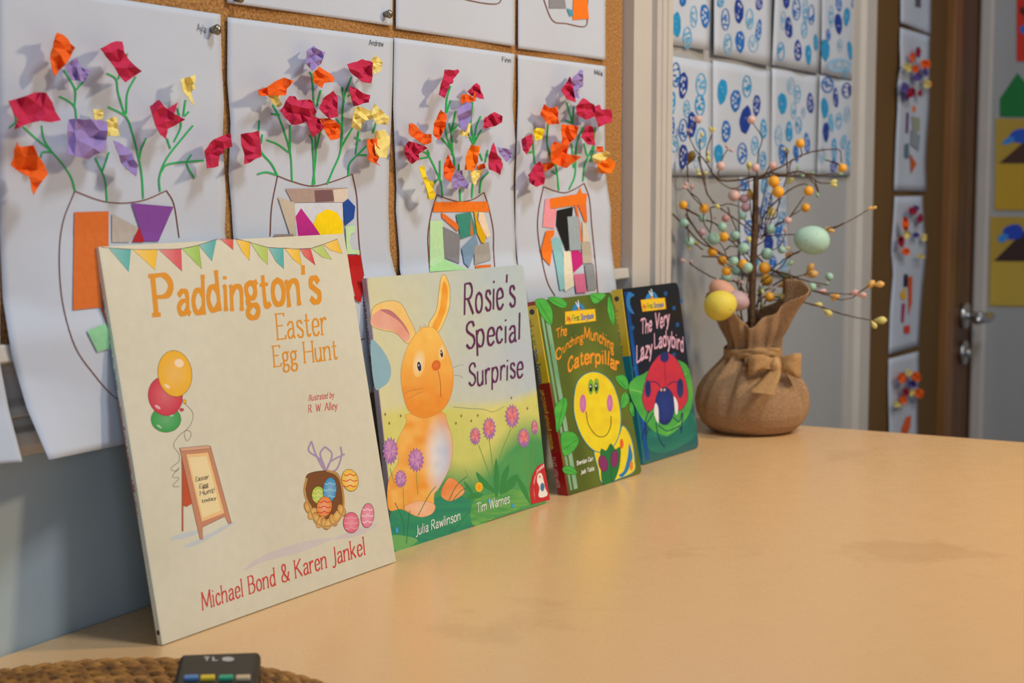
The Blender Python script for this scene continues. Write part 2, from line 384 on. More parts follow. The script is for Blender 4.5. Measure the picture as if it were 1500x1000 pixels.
# ------------------------------------------------------------------ table
def table_mat():
    m = bpy.data.materials.new('table_laminate'); m.use_nodes = True; nt = m.node_tree; N = nt.nodes; L = nt.links; b = N['Principled BSDF']
    tc = N.new('ShaderNodeTexCoord')
    n1 = N.new('ShaderNodeTexNoise'); n1.inputs['Scale'].default_value = 5; n1.inputs['Detail'].default_value = 8; n1.inputs['Roughness'].default_value = .65
    n2 = N.new('ShaderNodeTexNoise'); n2.inputs['Scale'].default_value = 38; n2.inputs['Detail'].default_value = 5
    for n in (n1, n2): L.new(tc.outputs['Object'], n.inputs[0])
    r = N.new('ShaderNodeValToRGB'); r.color_ramp.elements[0].position = .60; r.color_ramp.elements[1].position = .66
    L.new(n1.outputs[0], r.inputs[0])
    a = N.new('ShaderNodeMix'); a.data_type = 'RGBA'; a.inputs[6].default_value = (*hx('DFB682'), 1); a.inputs[7].default_value = (*hx('CCA272'), 1)
    k = N.new('ShaderNodeMath'); k.operation = 'MULTIPLY'; L.new(r.outputs[0], k.inputs[0]); L.new(n2.outputs[0], k.inputs[1]); L.new(k.outputs[0], a.inputs[0])
    # dark specks
    v = N.new('ShaderNodeTexVoronoi'); v.inputs['Scale'].default_value = 9; L.new(tc.outputs['Object'], v.inputs[0])
    s = N.new('ShaderNodeMath'); s.operation = 'LESS_THAN'; s.inputs[1].default_value = .012; L.new(v.outputs['Distance'], s.inputs[0])
    c = N.new('ShaderNodeMix'); c.data_type = 'RGBA'; c.inputs[7].default_value = (*hx('6a4c34'), 1); L.new(s.outputs[0], c.inputs[0]); L.new(a.outputs[2], c.inputs[6])
    L.new(c.outputs[2], b.inputs['Base Color'])
    mr = N.new('ShaderNodeMapRange'); mr.inputs[3].default_value = .21; mr.inputs[4].default_value = .34; L.new(n2.outputs[0], mr.inputs[0]); L.new(mr.outputs[0], b.inputs['Roughness'])
    bp = N.new('ShaderNodeBump'); bp.inputs['Strength'].default_value = .04; bp.inputs['Distance'].default_value = .001
    n3 = N.new('ShaderNodeTexNoise'); n3.inputs['Scale'].default_value = 120; L.new(tc.outputs['Object'], n3.inputs[0]); L.new(n3.outputs[0], bp.inputs['Height']); L.new(bp.outputs[0], b.inputs['Normal'])
    return m
TX0, TX1, TY0 = -0.7, 1.785, -0.95
tb = thing('table', (0.5, 0, 0), 'large beige laminate table running along the wall under the books', 'table')
box('tabletop', (TX0, TY0, TZ-.028), (TX1, YW-.001, TZ), table_mat(), tb, bv=.0015)
m_leg = mat('grey_metal', '8A8A88', .4, metal=.7)
for x in (TX0+.08, TX1-.12):
    for y in (TY0+.1, YW-.12): box('leg', (x, y, 0), (x+.045, y+.045, TZ-.028), m_leg, tb, bv=.004)
box('apron', (TX0+.1, TY0+.12, TZ-.09), (TX1-.1, YW-.1, TZ-.028), m_leg, tb, bv=.002)

# ================================================================== PAPERS ON THE CORK BOARD
m_paper = mat('white_paper', 'C0C9D8', .75, .03, 12, .25, 45, spec=.25)
m_draw = mat('felt_pen', attr=True, rough=.7, noise=.12, nscale=300, spec=.2)
m_cut = mat('cut_paper', attr=True, rough=.7, noise=.1, nscale=250, spec=.25)
m_crepe = mat('coloured_paper', attr=True, rough=.75, noise=.08, nscale=90, bump=.3, bscale=300, spec=.2)
class Sheet:
    def __init__(s, left, right, XL, XR, top, bot, yw=YK, base=0.0012, maxd=.036, wave=.0012, ph=0.0):
        s.L = np.array(left, float); s.R = np.array(right, float); kf = YK/.7245 if yw == YK else 1; XL, XR = XL*kf, XR*kf; s.fall = 1.0; s.XL, s.XR = XL, XR; s.yw = yw; s.base = base; s.maxd = maxd; s.wave = wave; s.ph = ph
        s.top, s.bot = top, bot
        s.dl = s._d(s.L, XL); s.dr = s._d(s.R, XR)
    def _d(s, P, X):
        out = []
        for px, py in P:
            d = s.yw-on_x(px, py, X)[1]; out.append(min(max(d, s.base), s.maxd))
        return np.array(out)
    def xl(s, py): return np.interp(py, s.L[:, 1], s.L[:, 0])
    def xr(s, py): return np.interp(py, s.R[:, 1], s.R[:, 0])
    def disp(s, px, py):
        a, b = s.xl(py), s.xr(py); u = min(max((px-a)/(b-a), 0), 1); uf = min(u/s.fall, 1); t = uf*uf*(3-2*uf)
        dl = np.interp(py, s.L[:, 1], s.dl); dr = np.interp(py, s.R[:, 1], s.dr)
        # the sheet lies flatter in the middle high up, and hangs over the ledge low down
        mid = math.sin(math.pi*u); m = 1-.35*mid
        zz = EYE[2]+ray(px, py)[2]*((s.yw-.02)/ray(px, py)[1])-TZ; q = min(max((.225-zz)/.036, 0), 1); q = q*q*(3-2*q)*.0108 if s.yw == YK else 0
        return max((dl*(1-t)+dr*t)*m, s.base*.6, q)+s.wave*(1+math.sin(u*7+py*.011+s.ph))*.5
    def P(s, px, py, lift=0.0): return on_y(px, py, s.yw-s.disp(px, py)-lift)
    def build(s, root, nu=28, nv=64, name='paper_sheet'):
        vs = []; (t0, t1), (b0, b1) = s.top, s.bot
        for j in range(nv+1):
            v = j/nv; yl = t0+(b0-t0)*v; yr = t1+(b1-t1)*v; xl_, xr_ = s.xl(yl), s.xr(yr)
            for i in range(nu+1):
                u = i/nu; vs.append(s.P(xl_+(xr_-xl_)*u, yl+(yr-yl)*u))
        w = nu+1
        fs = [(j*w+i, (j+1)*w+i, (j+1)*w+i+1, j*w+i+1) for j in range(nv) for i in range(nu)]
        o = mesh(name, vs, fs, m_paper, root, True)
        md = o.modifiers.new('thick', 'SOLIDIFY'); md.thickness = .00022; md.offset = -1
        return o
def zy(py_, X): return None
def pp(X, d, zz): return proj((X*YK/.7245, YK-d, z(zz)))
A0 = Tr(0, 0, 2.94); A5 = Tr(0, 260, 2.273); A2 = Tr(320, 0, 3.333); A6 = Tr(320, 230, 3.45); A3 = Tr(560, 40, 3.845); A7 = Tr(560, 260, 4.167); A4 = Tr(740, 0, 3.333)
def low(X, d1=.010, d2=.017): return [pp(X, d1, .19), pp(X, d2, .12)]
def mk(rows):  # make sure y increases
    out = [rows[0]]
    for r in rows[1:]:
        if r[1] > out[-1][1]+3: out.append(r)
    return out
def tangle(*a): return a
CR, OR, LI, YE = 'C42A52', 'F0641A', '9A86C4', 'EEDC84'
def flower(name, sheet, pts, colh, root, seed):
    """a crumpled piece of coloured paper glued to the sheet: folded facets, rim standing off the paper"""
    rnd = random.Random(seed); P = [np.array(p, float) for p in pts]; n = len(P)
    # densify rim with small irregularities
    rim = []
    for i in range(n):
        a, b = P[i], P[(i+1) % n]; rim.append(a); L_ = np.linalg.norm(b-a)
        k = 2 if L_ > 9 else 1
        for q in range(1, k+1 if L_ > 9 else 1):
            t = q/(k+1); nn = np.array([-(b-a)[1], (b-a)[0]])/L_; rim.append(a+(b-a)*t+nn*rnd.uniform(-.05, .05)*L_)
    m_ = len(rim); c = sum(P)/n; xs = [p[0] for p in rim]; ys = [p[1] for p in rim]; R_ = max(max(xs)-min(xs), max(ys)-min(ys))
    inner = []
    tries = 0
    while len(inner) < 7 and tries < 500:
        tries += 1; q = np.array([rnd.uniform(min(xs), max(xs)), rnd.uniform(min(ys), max(ys))])
        ins = False; j = m_-1
        for i in range(m_):
            if (rim[i][1] > q[1]) != (rim[j][1] > q[1]) and q[0] < (rim[j][0]-rim[i][0])*(q[1]-rim[i][1])/(rim[j][1]-rim[i][1])+rim[i][0]: ins = not ins
            j = i
        if ins and all(np.linalg.norm(q-r) > R_*.15 for r in inner+rim): inner.append(q)
    pts2 = [Vector((p[0], p[1])) for p in rim+inner]
    res = delaunay_2d_cdt(pts2, [(i, (i+1) % m_) for i in range(m_)], [list(range(m_))], 1, 1e-4)
    V2, F2 = res[0], res[2]
    depth = (on_y(c[0], c[1], sheet.yw)-EYE)@FWD; size = R_*depth/F
    a1 = rnd.uniform(0, 3.14); fr = rnd.uniform(.9, 1.6); ph = rnd.uniform(0, 6); base = hx(colh)
    vs = []; cs = []
    for p in V2:
        q = np.array([p.x, p.y]); d = (q-c)/R_; r_ = np.linalg.norm(d)*2
        s1 = d[0]*math.cos(a1)+d[1]*math.sin(a1)
        fold = abs((((s1*fr*2+ph) % 1.0)-.5))*2
        hgt = .003+size*(.22+.10*min(r_, 1)+.30*fold)+rnd.uniform(-1, 1)*size*.05
        sh = sheet.P(q[0], q[1]) if False else None
        vs.append(on_y(q[0], q[1], sheet.yw-sheet.disp(q[0], q[1])-min(hgt, .022)))
        k = rnd.uniform(.93, 1.07); cs.append(tuple(min(1, v*k) for v in base))
    o = mesh(name, vs, [tuple(f) for f in F2], m_crepe, root, False, cs)
    # the glued foot behind the crumpled piece, so that it stands on the sheet
    md = o.modifiers.new('thick', 'SOLIDIFY'); md.thickness = .0003
    ft = Geo(); q0 = sheet.P(c[0], c[1], .0002); q1 = q0+np.array([0, -size*.16, 0])
    rr = size*.13
    ft.tube([q0, (q0+q1)/2+(0, -.0005, 0), q1], [rr*1.2, rr*.8, rr*.7], 7)
    me = o.data; off = Vector(root.location); bm = bmesh.new(); bm.from_mesh(me); lay = bm.verts.layers.float_color.get('Col')
    nv = [bm.verts.new(Vector(v)-off) for v in ft.v]
    if lay:
        for v_ in nv: v_[lay] = (*base, 1)
    for f in ft.f:
        try: bm.faces.new([nv[i] for i in f])
        except ValueError: pass
    bm.to_mesh(me); bm.free()
    return o
GREEN = hx('2CB45A'); BROWN = hx('7E4A38'); PEN = hx('585C66')
def picture(sheet, label, flowers, stems, outline, collage, name=None, stemw=1.2, group='children\'s flower vase pictures on the cork board', thing_name='flower_picture'):
    b = [sheet.P(sheet.xl(sheet.bot[0]), sheet.bot[0]), sheet.P(sheet.xr(sheet.bot[1]), sheet.bot[1])]
    root = thing(thing_name, (b[0]+b[1])/2, label, 'picture', group)
    sheet.build(root)
    mf = sheet.P
    def fresh(base=.0004): return Canvas(mf, 0.000008, base)
    if outline:
        for ln, tr in outline: c = fresh(); c.stroke(tr(ln), 1.45, BROWN, True); c.build('vase_outline', m_draw, root)
    if stems:
        c = fresh(); tr = stems[1]
        for ln in stems[0].split(';'):
            if ln.strip(): c.stroke(tr(ln.strip()), stemw*2, GREEN, True)
        c.build('drawn_stems', m_draw, root)
    for i, (tr, colh, pts) in enumerate(collage):
        c = fresh(.0006+.00007*i); c.poly(tr(pts), hx(colh), refine=3); 
        o = c.build('collage_piece', m_cut, root)
    for i, (tr, colh, pts) in enumerate(flowers):
        flower('paper_flower', sheet, tr(pts), {'c': CR, 'o': OR, 'l': LI, 'y': YE}.get(colh, colh), root, int(abs(sheet.XL*1000))*31+i*7+3)
    if name:
        c = fresh()
        for txt, base, h, w in name: c.text(txt, base, h, PEN, wv=w, fit=True)
        c.build('name_writing', m_draw, root)
    return root

# --- the leftmost partial sheet
s0 = Sheet(mk([(-230, 200), (-230, 600), (-190, 690)]), mk([(-2, 200), (0, 533), (13, 600), (33, 676)]), .49, .694, (330, 300), (696, 676))
s0.dl[:] = [.002, .02, .034]
picture(s0, 'blank lower end of a white sheet hanging at the left edge', [], None, None, [])
# --- picture 1
s1 = Sheet(mk([(-4, -60), (-2, 100), (-1, 250), (0, 348), (4, 436), (18, 524), (40, 599), (72, 673)]),
           mk([(322, -5), (323, 22), (325, 102), (328, 153), (326, 204), (331, 289), (329, 340)]+low(.913)), .703, .913, (-28, 21), (673, pp(.913, .017, .12)[1]))
P1f = [(A0, 'o', '245,140 270,150 325,205 300,250 235,330 215,250 230,180'), (A0, 'l', '280,290 330,245 350,290 390,305 365,350 310,345'), (A0, 'c', '430,210 500,178 525,180 540,240 610,305 540,355 470,260'),
       (A0, 'y', '775,345 840,322 843,350 822,375 838,455 790,400'), (A0, 'c', '35,435 150,397 200,400 262,518 130,530 60,555 75,515'), (A0, 'l', '295,515 390,512 460,525 455,640 380,685 288,665'),
       (A0, 'y', '400,470 440,470 445,510 405,520'), (A0, 'y', '455,520 500,500 515,585 455,585'), (A0, 'l', '487,605 550,640 595,710 585,760 520,700'),
       (A0, 'c', '645,460 685,430 720,470 765,440 750,490 798,515 720,555 715,600 690,580'), (A0, 'c', '880,650 920,600 995,575 1000,630 945,650 940,715 890,725'), (A0, 'o', '75,610 80,630 145,625 205,750 145,840 125,760 45,710')]
P1s = ('325,825 300,750 225,655 160,600 100,545;225,655 190,600 180,540;225,655 185,655 175,680;60,470 70,520 40,550;330,510 322,460 290,432 255,415;322,460 325,390 300,340 275,300;325,390 370,340;462,870 455,790 440,740 410,680;440,740 470,655;'
       '618,855 612,760 600,690 570,570 540,500 465,460;540,500 510,400 500,340 460,315;545,490 550,400 585,330;600,690 610,640 630,595;510,340 550,230;690,825 688,760 720,680 790,590 832,540;735,640 720,595;750,610 775,560 780,530 765,465;790,500 800,430;795,500 815,480;695,740 730,705 880,690;825,665 805,705 838,770', A0)
P1o = [('250,45 330,75 400,85 480,75 555,43', A5), ('555,43 580,90 597,200', A5), ('250,45 210,150 198,270 210,420 250,560 310,650 385,733 430,728', A5)]
P1c = [(A5, 'D9702E', '248,115 362,112 362,300 352,430 243,441'), (A5, 'B7AFA8', '373,120 465,170 430,215 373,215'), (A5, 'B3202C', '465,160 485,205 478,215 440,215'), (A5, '8248A0', '438,85 578,97 528,212 480,212'),
       (A5, 'C65A22', '335,432 375,415 385,510 365,508'), (A5, '8FCFA0', '290,510 350,485 395,560 325,580')]
s1.fall = .36
picture(s1, 'largest flower picture, left, tall vase with orange rectangle and purple triangle', P1f, P1s, P1o, P1c, [('Ayla', [(289, 45), (302, 48)], 11, .08)])
# --- picture 2
s2 = Sheet(mk([(333.5, -10), (333.5, 25.5), (333, 120), (338, 180), (335, 255), (339, 300), (342, 350)]+low(.921)),
           mk([(576, 20), (576, 55), (575, 120), (573, 180), (570, 240), (569, 308), (571, 368), (579, 399)]+low(1.133)), .921, 1.133, (25, 56), (pp(.921, .017, .12)[1], pp(1.133, .017, .12)[1]))
P2f = [(A2, 'l', '430,250 465,225 520,255 500,310 460,345 425,310'), (A2, 'o', '460,360 490,325 565,380 560,402 515,405 505,430 460,400'), (A2, 'y', '748,290 770,268 800,300 795,340 760,365'), (A2, 'c', '628,315 700,288 755,305 745,405 700,400 640,345'),
       (A2, 'o', '192,440 320,378 370,395 335,430 330,465 200,468'), (A2, 'y', '232,450 290,418 312,440 290,470 312,510 290,525 260,500'), (A2, 'c', '300,540 345,470 375,470 385,490 450,485 480,545 440,590 360,610 330,580'),
       (A2, 'c', '490,530 510,480 560,442 580,470 585,570 540,580'), (A2, 'c', '425,590 460,565 530,600 500,640 455,668'), (A2, 'o', '490,580 540,578 595,610 590,675 550,685 510,620'), (A2, 'c', '638,422 740,465 735,500 660,518'),
       (A2, 'y', '665,520 700,520 745,540 760,570 700,600 690,640 648,620'), (A2, 'y', '745,560 760,505 800,540 835,580 825,608 770,605'), (A2, 'y', '762,640 810,635 835,670 820,770 770,770'), (A2, 'o', '725,680 770,672 775,710 805,735 770,795 795,810 730,780'), (A2, 'c', '108,655 195,637 208,765 125,803')]
P2s = ('360,885 350,740 300,580 265,510;255,555 300,560;235,683 290,705 345,745;350,740 350,610;460,905 475,780 475,700 460,400 445,350;480,520 500,440;480,720 500,640 520,620;470,900 460,700 445,660;530,900 560,830 600,720 610,500 650,375;615,500 605,425;600,720 600,620 575,580;600,720 655,625;635,470 670,430;635,860 640,800 680,755 725,710;'
       '675,755 725,757;670,750 680,680 685,640;665,670 695,685;290,858 260,800 200,720 200,590;210,700 215,655;290,855 235,840 190,850;755,650 770,600', A2)
P2o = [('290,858 360,885 460,908 560,885 655,850', A2), ('300,93 270,250 262,400', A6), ('678,88 700,200 705,320 715,470 735,600', A6), ('668,935 740,918', A6)]
P2c = [(A6, 'B09A90', '338,160 655,155 650,228 375,230'), (A6, '7B5A5E', '485,168 575,165 585,222 490,228'), (A6, 'DCCFC0', '580,165 655,158 650,228 585,228'), (A6, 'C8BCA8', '300,200 385,230 400,415 370,415'), (A6, 'D4DAE6', '385,232 628,230 632,415 395,415'),
       (A6, 'C0268A', '390,300 418,258 525,400 525,415 405,415'), (A6, 'FFDC00', '480,340 500,290 550,262 600,280 628,330 630,415 530,415'), (A6, '9A8A80', '283,390 375,388 395,415 285,415'), (A6, '1B4BA0', '628,232 655,210 692,250 685,310 640,348'),
       (A6, 'C2E6B4', '642,350 690,345 692,375 670,390 662,430 675,465 712,470 714,490 650,490'), (A6, 'B50F12', '642,495 718,495 738,640 720,735 690,720'), (A6, 'EE6A1E', '630,550 648,530 655,590 635,580'), (A6, 'A8A49C', '640,650 665,600 690,700 660,720')]
picture(s2, 'flower picture with yellow disc, blue and red scraps in its vase', P2f, P2s, P2o, P2c, [('Andrew', [(541, 66), (562, 68)], 8, .09)])
# --- picture 3
s3 = Sheet(mk([(577, 20), (577.5, 54), (576, 157), (578, 209), (581, 274), (580, 308), (585, 368), (586, 399)]+low(1.137)),
           mk([(754, 40), (754, 79), (751, 157), (755, 209), (752, 266), (753, 308), (756, 380), (758, 390)]+low(1.340)), 1.137, 1.340, (55, 79), (pp(1.137, .017, .12)[1], pp(1.34, .017, .12)[1]))
P3f = [(A3, 'c', '350,240 425,237 435,250 380,320 350,400 318,380 340,290'), (A3, 'c', '478,360 530,313 550,330 572,405 500,385'), (A3, 'o', '443,380 475,375 510,395 522,360 525,415 440,432'), (A3, 'y', '430,590 480,540 500,540 490,618 440,610'), (A3, 'l', '420,465 470,420 505,430 495,530 465,590 430,560'),
       (A3, 'o', '290,540 330,465 360,490 355,560 320,640 285,600'), (A3, 'o', '148,545 165,538 235,600 275,600 275,650 240,660 200,640 150,600'), (A3, 'c', '122,680 150,640 190,650 255,680 205,710 205,745 165,768 130,730'), (A3, 'c', '565,570 575,510 630,477 678,500 672,535 620,560'),
       (A3, 'l', '645,675 725,690 728,730 700,760 670,720'), (A3, 'c', '600,720 625,648 660,740 680,770 665,830 600,800'), (A3, 'F27A10', '480,700 500,660 552,670 540,760 510,808 462,800'), (A3, 'o', '530,780 575,765 583,790 540,810'), (A3, 'y', '495,810 575,800 540,850 520,892 500,860'),
       (A3, 'o', '345,790 370,712 410,790 385,870 350,850'), (A3, 'l', '385,850 430,805 450,805 455,850 488,880 480,910 440,895 405,925'), (A3, 'F0D628', '205,790 235,775 260,870 300,940 290,970 255,965')]
P3s = ('340,950 330,870 300,800 260,720 230,700;260,730 210,740;325,860 325,750;320,850 275,890;255,690 265,720;410,800 395,700 330,620;395,720 390,600 375,540;390,590 415,470;390,590 430,545;360,480 365,400 385,330;365,480 385,410;400,700 360,600 355,480;440,980 438,910;430,830 433,770;505,960 510,880;'
       '518,660 500,540 510,420;518,650 530,560 555,500;518,650 560,575;515,660 490,610;548,935 560,860 600,815;580,760 595,690;565,750 550,710', A3)
P3o = [('335,105 400,130 480,148 560,130 622,90', A7), ('622,90 650,180 678,320 680,440 688,560', A7), ('335,105 300,220 280,350 285,480 292,575', A7)]
P3c = [(A7, 'F07A1C', '318,150 640,145 655,208 310,210'), (A7, 'BFE8B2', '292,265 365,262 375,300 380,500 370,540 290,540'), (A7, 'A9E09E', '290,545 380,500 520,560 290,575'), (A7, 'E8742A', '360,212 385,225 470,290 460,330 365,245'), (A7, '85858B', '370,298 475,350 470,525 380,490'),
       (A7, '3B8F80', '450,225 540,210 580,340 480,375'), (A7, 'E2731E', '543,240 556,350 537,350'), (A7, 'E2B200', '560,205 580,205 580,260 635,350 625,400 605,395 580,340'), (A7, 'F0DABE', '590,210 620,212 660,350 640,370 585,260'), (A7, '7D9CB8', '485,430 570,345 585,400 530,550 500,520'),
       (A7, 'A8A29A', '560,420 650,393 665,500 565,530'), (A7, 'E2731E', '570,535 665,530 662,550 572,553')]
picture(s3, 'flower picture with an orange band and pale green strip on its vase', P3f, P3s, P3o, P3c, [('Finn', [(736, 90), (749, 92)], 7, .1)])
# --- picture 4
s4 = Sheet(mk([(758.6, 40), (758.6, 80), (759, 144), (757, 210), (755.5, 255), (755, 308), (755, 344), (759, 390), (771, 438)]+[pp(1.346, .017, .12)]),
           mk([(887, 60), (887, 97), (887, 150), (886, 195), (887, 255), (895, 308), (895, 356), (901, 404), (903, 421)]+[pp(1.540, .017, .12)]), 1.346, 1.538, (80, 97), (pp(1.346, .017, .12)[1], pp(1.54, .017, .12)[1]))
P4f = [(A4, 'l', '320,390 365,340 380,345 378,400 350,450 365,480 340,475'), (A4, 'c', '272,440 315,372 330,400 345,500 300,485'), (A4, 'c', '345,520 380,478 435,510 438,570 390,585 350,560'), (A4, 'c', '435,520 460,510 470,535 518,535 520,598 455,620 438,570'), (A4, 'o', '170,560 190,508 215,525 255,520 265,605 210,608'),
       (A4, 'F0D628', '138,640 150,625 192,630 180,680 145,685'), (A4, 'c', '80,680 130,650 132,700 105,755 85,730'), (A4, 'o', '275,605 360,620 345,670 320,690 300,750 275,700'), (A4, 'c', '370,670 400,610 430,620 440,710 405,705'), (A4, 'o', '222,720 240,690 280,705 300,750 370,765 300,820 225,790'),
       (A4, 'o', '175,800 235,790 240,810 195,843'), (A4, 'c', '112,855 150,800 170,785 195,870 190,900 150,912 120,890'), (A4, 'F27A10', '445,790 510,770 540,800 520,845 460,845'), (A4, 'o', '445,715 475,712 480,740 445,740'), (A4, 'y', '425,760 490,735 515,750 470,795 430,790')]
P4s = ('262,930 250,820 225,770 205,700 210,605;250,850 225,835;312,925 340,860 345,780 350,700 380,620;335,820 325,700;380,885 390,800 430,715;400,760 385,700;430,715 440,620;145,800 135,690;140,740 110,745;330,600 300,500;330,600 335,520;335,605 292,585;415,790 435,715', A4)
P4o = [('985,55 1050,80 1115,92 1175,70 1233,35', A7), ('1233,35 1265,130 1280,300 1300,500 1318,720', A7), ('985,55 955,200 950,330 975,500 1010,640 1055,722', A7)]
P4c = [(A7, 'EE9AA8', '995,130 1022,130 1025,190 1065,190 1050,310 978,300'), (A7, 'F07A1C', '1022,128 1190,100 1210,60 1220,95 1250,98 1245,160 1025,190'), (A7, '16161A', '1068,200 1165,178 1160,235 1130,240 1140,440 1125,455 1062,290'), (A7, 'E8742A', '1170,165 1190,165 1225,390 1210,395 1185,220'),
       (A7, 'E8742A', '1195,165 1245,160 1252,270 1240,280'), (A7, 'D8D0BE', '1220,260 1250,290 1265,390 1225,395'), (A7, '9FAFBA', '1130,238 1198,238 1215,440 1145,445'), (A7, 'F07A1C', '1000,325 1050,320 1050,350 1030,370 1030,400 1068,405 1040,430 1030,500 1025,538 980,490 970,440'),
       (A7, '8CC5CC', '1030,380 1070,362 1095,390 1105,500 1118,680 1085,688 1060,540 1040,440'), (A7, 'E6DEC6', '1105,450 1150,450 1172,660 1115,695'), (A7, 'C4207A', '1150,450 1200,442 1225,480 1222,530 1165,582'), (A7, 'B8B0A0', '1215,395 1270,393 1285,520 1225,525'),
       (A7, '8E939C', '1235,530 1290,525 1310,680 1255,690'), (A7, 'D8729A', '1168,590 1235,585 1248,700 1185,705')]
picture(s4, 'rightmost flower picture on the cork with a black scrap in its vase', P4f, P4s, P4o, P4c, [('Mila', [(871, 109), (883, 111)], 7, .1)])
# --- upper row, only the lower ends show
def upper(l, r, XL, XR, b, label, outline, collage):
    s = Sheet(mk([(l[0], -330), l]), mk([(r[0], -300), r]), XL, XR, (-320, -290), b); s.wave = .002
    return picture(s, label, [], None, outline, collage)
upper((333, 4), (575, 38), .921, 1.133, (4, 38), 'bare lower end of a sheet above the picture with the yellow disc', None, [])
upper((580, 42), (754, 68), 1.137, 1.340, (42, 68), 'lower end of a sheet with only the foot of a drawn vase', [('110,-20 112,-5 172,6 182,-15', Tr(560, 0, 1.03))], [])
upper((759, 71), (887, 88), 1.346, 1.535, (71, 88), 'upper right sheet with the foot of a vase and orange scrap', [('180,-40 190,0 232,100 300,115 392,128 400,60 405,-30', A4)],
      [(A4, 'F07A1C', '333,-30 398,-30 410,92 330,97'), (A4, '8C8C94', '215,-20 290,-20 298,40 215,40'), (A4, '4C9AB8', '300,40 330,50 335,75 315,80')])
# --- push pins
m_pin = mat('pewter', '8C8577', .35, .3, 60, .3, 200, metal=1.0)
for (px, py, r, lb, sh) in ((309, 44, 8, 'round pewter push pin at the corner of the largest flower picture', s1), (562, 21, 6.5, 'round pewter push pin in the corner of the bare upper sheet', None), (343, -2, 7, 'pewter push pin cut by the top edge of the photo', None)):
    y = YK-(sh.disp(px, py) if sh else .002); c = on_y(px, py, y); d = (c-EYE)@FWD; R = r*d/F
    o = thing('push_pin', c, lb, 'push pin', 'push pins on the cork board')
    gg = Geo(); gg.tube([c+(0, -.0003, 0), c+(0, -.003, 0), c+(0, -.0055, 0), c+(0, -.007, 0), c+(0, -.0074, 0)], [R*.55, R*.8, R, R*.7, R*.1], 20); gg.build('pin_head', m_pin, o, True)
    gg = Geo(); gg.tube([c+(0, .004, 0), c], [.0002, .0005], 8); gg.build('needle', m_chrome, o)

# ================================================================== BLUE PRINT SHEETS
m_ink = mat('blue_paint', attr=True, rough=.5, noise=.35, nscale=220)
B4 = Tr(980, 0, 3.704)
DB, MB_, CY, LB, PB = hx('0A3A9E'), hx('1670C8'), hx('1E9CD8'), hx('62B4E4'), hx('98C4E6')
def stamps(sheet, items, seed, label, tl):
    rnd = random.Random(seed)
    b = (sheet.P(sheet.xl(sheet.bot[0]), sheet.bot[0])+sheet.P(sheet.xr(sheet.bot[1]), sheet.bot[1]))/2
    root = thing('print_sheet', b, label, 'picture', 'blue stamp print sheets on the grey wall')
    sheet.build(root, 10, 12)
    WHT = hx('CCD4E4')
    for (x, y, rx, ry, col, ty) in items:
        c = Canvas(sheet.P, .000006, .0005); ex, ey = B4(x, y); ax, ay = rx/3.704, ry/3.704; rot = rnd.uniform(-.12, .12)
        if ty == 's':
            c.ell(ex, ey, ax, ay, col, rot, wob=.05)
            for k in range(2): c.ell(ex+rnd.uniform(-.3, .3)*ax, ey+rnd.uniform(-.3, .3)*ay, .7, .9, WHT, n=6)
        elif ty == 'l':
            c.ell(ex, ey, ax, ay, col, rot, wob=.05)
            for k in range(7):
                a = k*.9+rnd.uniform(-.2, .2); rr = .55 if k else 0
                c.ell(ex+math.cos(a)*ax*rr, ey+math.sin(a)*ay*rr, ax*.2, ay*.16, WHT, rot, n=8)
        else:
            n = 16; pts = [(ex+ax*math.cos(2*math.pi*k/n), ey+ay*math.sin(2*math.pi*k/n)) for k in range(n+1)]
            c.stroke(pts, ax*.3, col)
            for k in range(7): c.ell(ex+rnd.uniform(-.6, .6)*ax, ey+rnd.uniform(-.6, .6)*ay, ax*.26, ay*.18, col, rnd.uniform(0, 3), n=7)
        c.build('stamped_print', m_ink, root)
def psheet(tl, tr, br, bl, ph):  # px corners
    X0 = on_y(*tl, YW)[0]; X1_ = on_y(*tr, YW)[0]
    s = Sheet([(tl[0], tl[1]-1), (bl[0], bl[1]+1)], [(tr[0], tr[1]-1), (br[0], br[1]+1)], X0, X1_, (tl[1], tr[1]), (bl[1], br[1]), yw=YW, base=.0015, wave=.003, ph=ph)
    s.dl[:] = [.001, .004]; s.dr[:] = [.001, .005]; return s
# upper row
stamps(psheet((960, -150), (1044, -140), (1039, 74), (960, 62), 0), [(75, 5, 18, 30, MB_, 's'), (42, 133, 24, 68, CY, 's'), (135, 90, 17, 58, LB, 'f'), (196, 85, 24, 64, MB_, 'l'), (100, 205, 22, 58, LB, 'f')], 1, 'upper blue print sheet nearest the white trim, cut by it', 0)
stamps(psheet((1047, -140), (1131, -130), (1129, 97), (1046, 80), 1), [(280, 12, 18, 28, CY, 'l'), (307, 105, 20, 58, MB_, 'f'), (380, 60, 25, 66, DB, 'l'), (438, 103, 19, 54, LB, 'f'), (490, 15, 18, 42, DB, 'l'), (487, 165, 15, 60, MB_, 'l'), (320, 240, 20, 56, LB, 'f'), (386, 225, 25, 60, MB_, 'l'), (460, 235, 25, 45, PB, 'f')], 2, 'upper blue print sheet second from the white trim', 0)
stamps(psheet((1141, -130), (1208, -120), (1200, 108), (1131, 95), 2), [(637, 10, 18, 36, DB, 's'), (692, 50, 20, 58, MB_, 'f'), (740, 60, 12, 70, LB, 'f'), (773, 80, 15, 54, MB_, 'f'), (650, 150, 20, 58, DB, 'l'), (735, 160, 15, 45, LB, 'f'), (620, 110, 12, 50, LB, 'f'), (700, 275, 20, 58, DB, 'l'), (607, 280, 18, 50, CY, 'f'), (757, 295, 16, 55, CY, 's'), (797, 230, 12, 46, CY, 's')], 3, 'upper blue print sheet third from the white trim', 0)
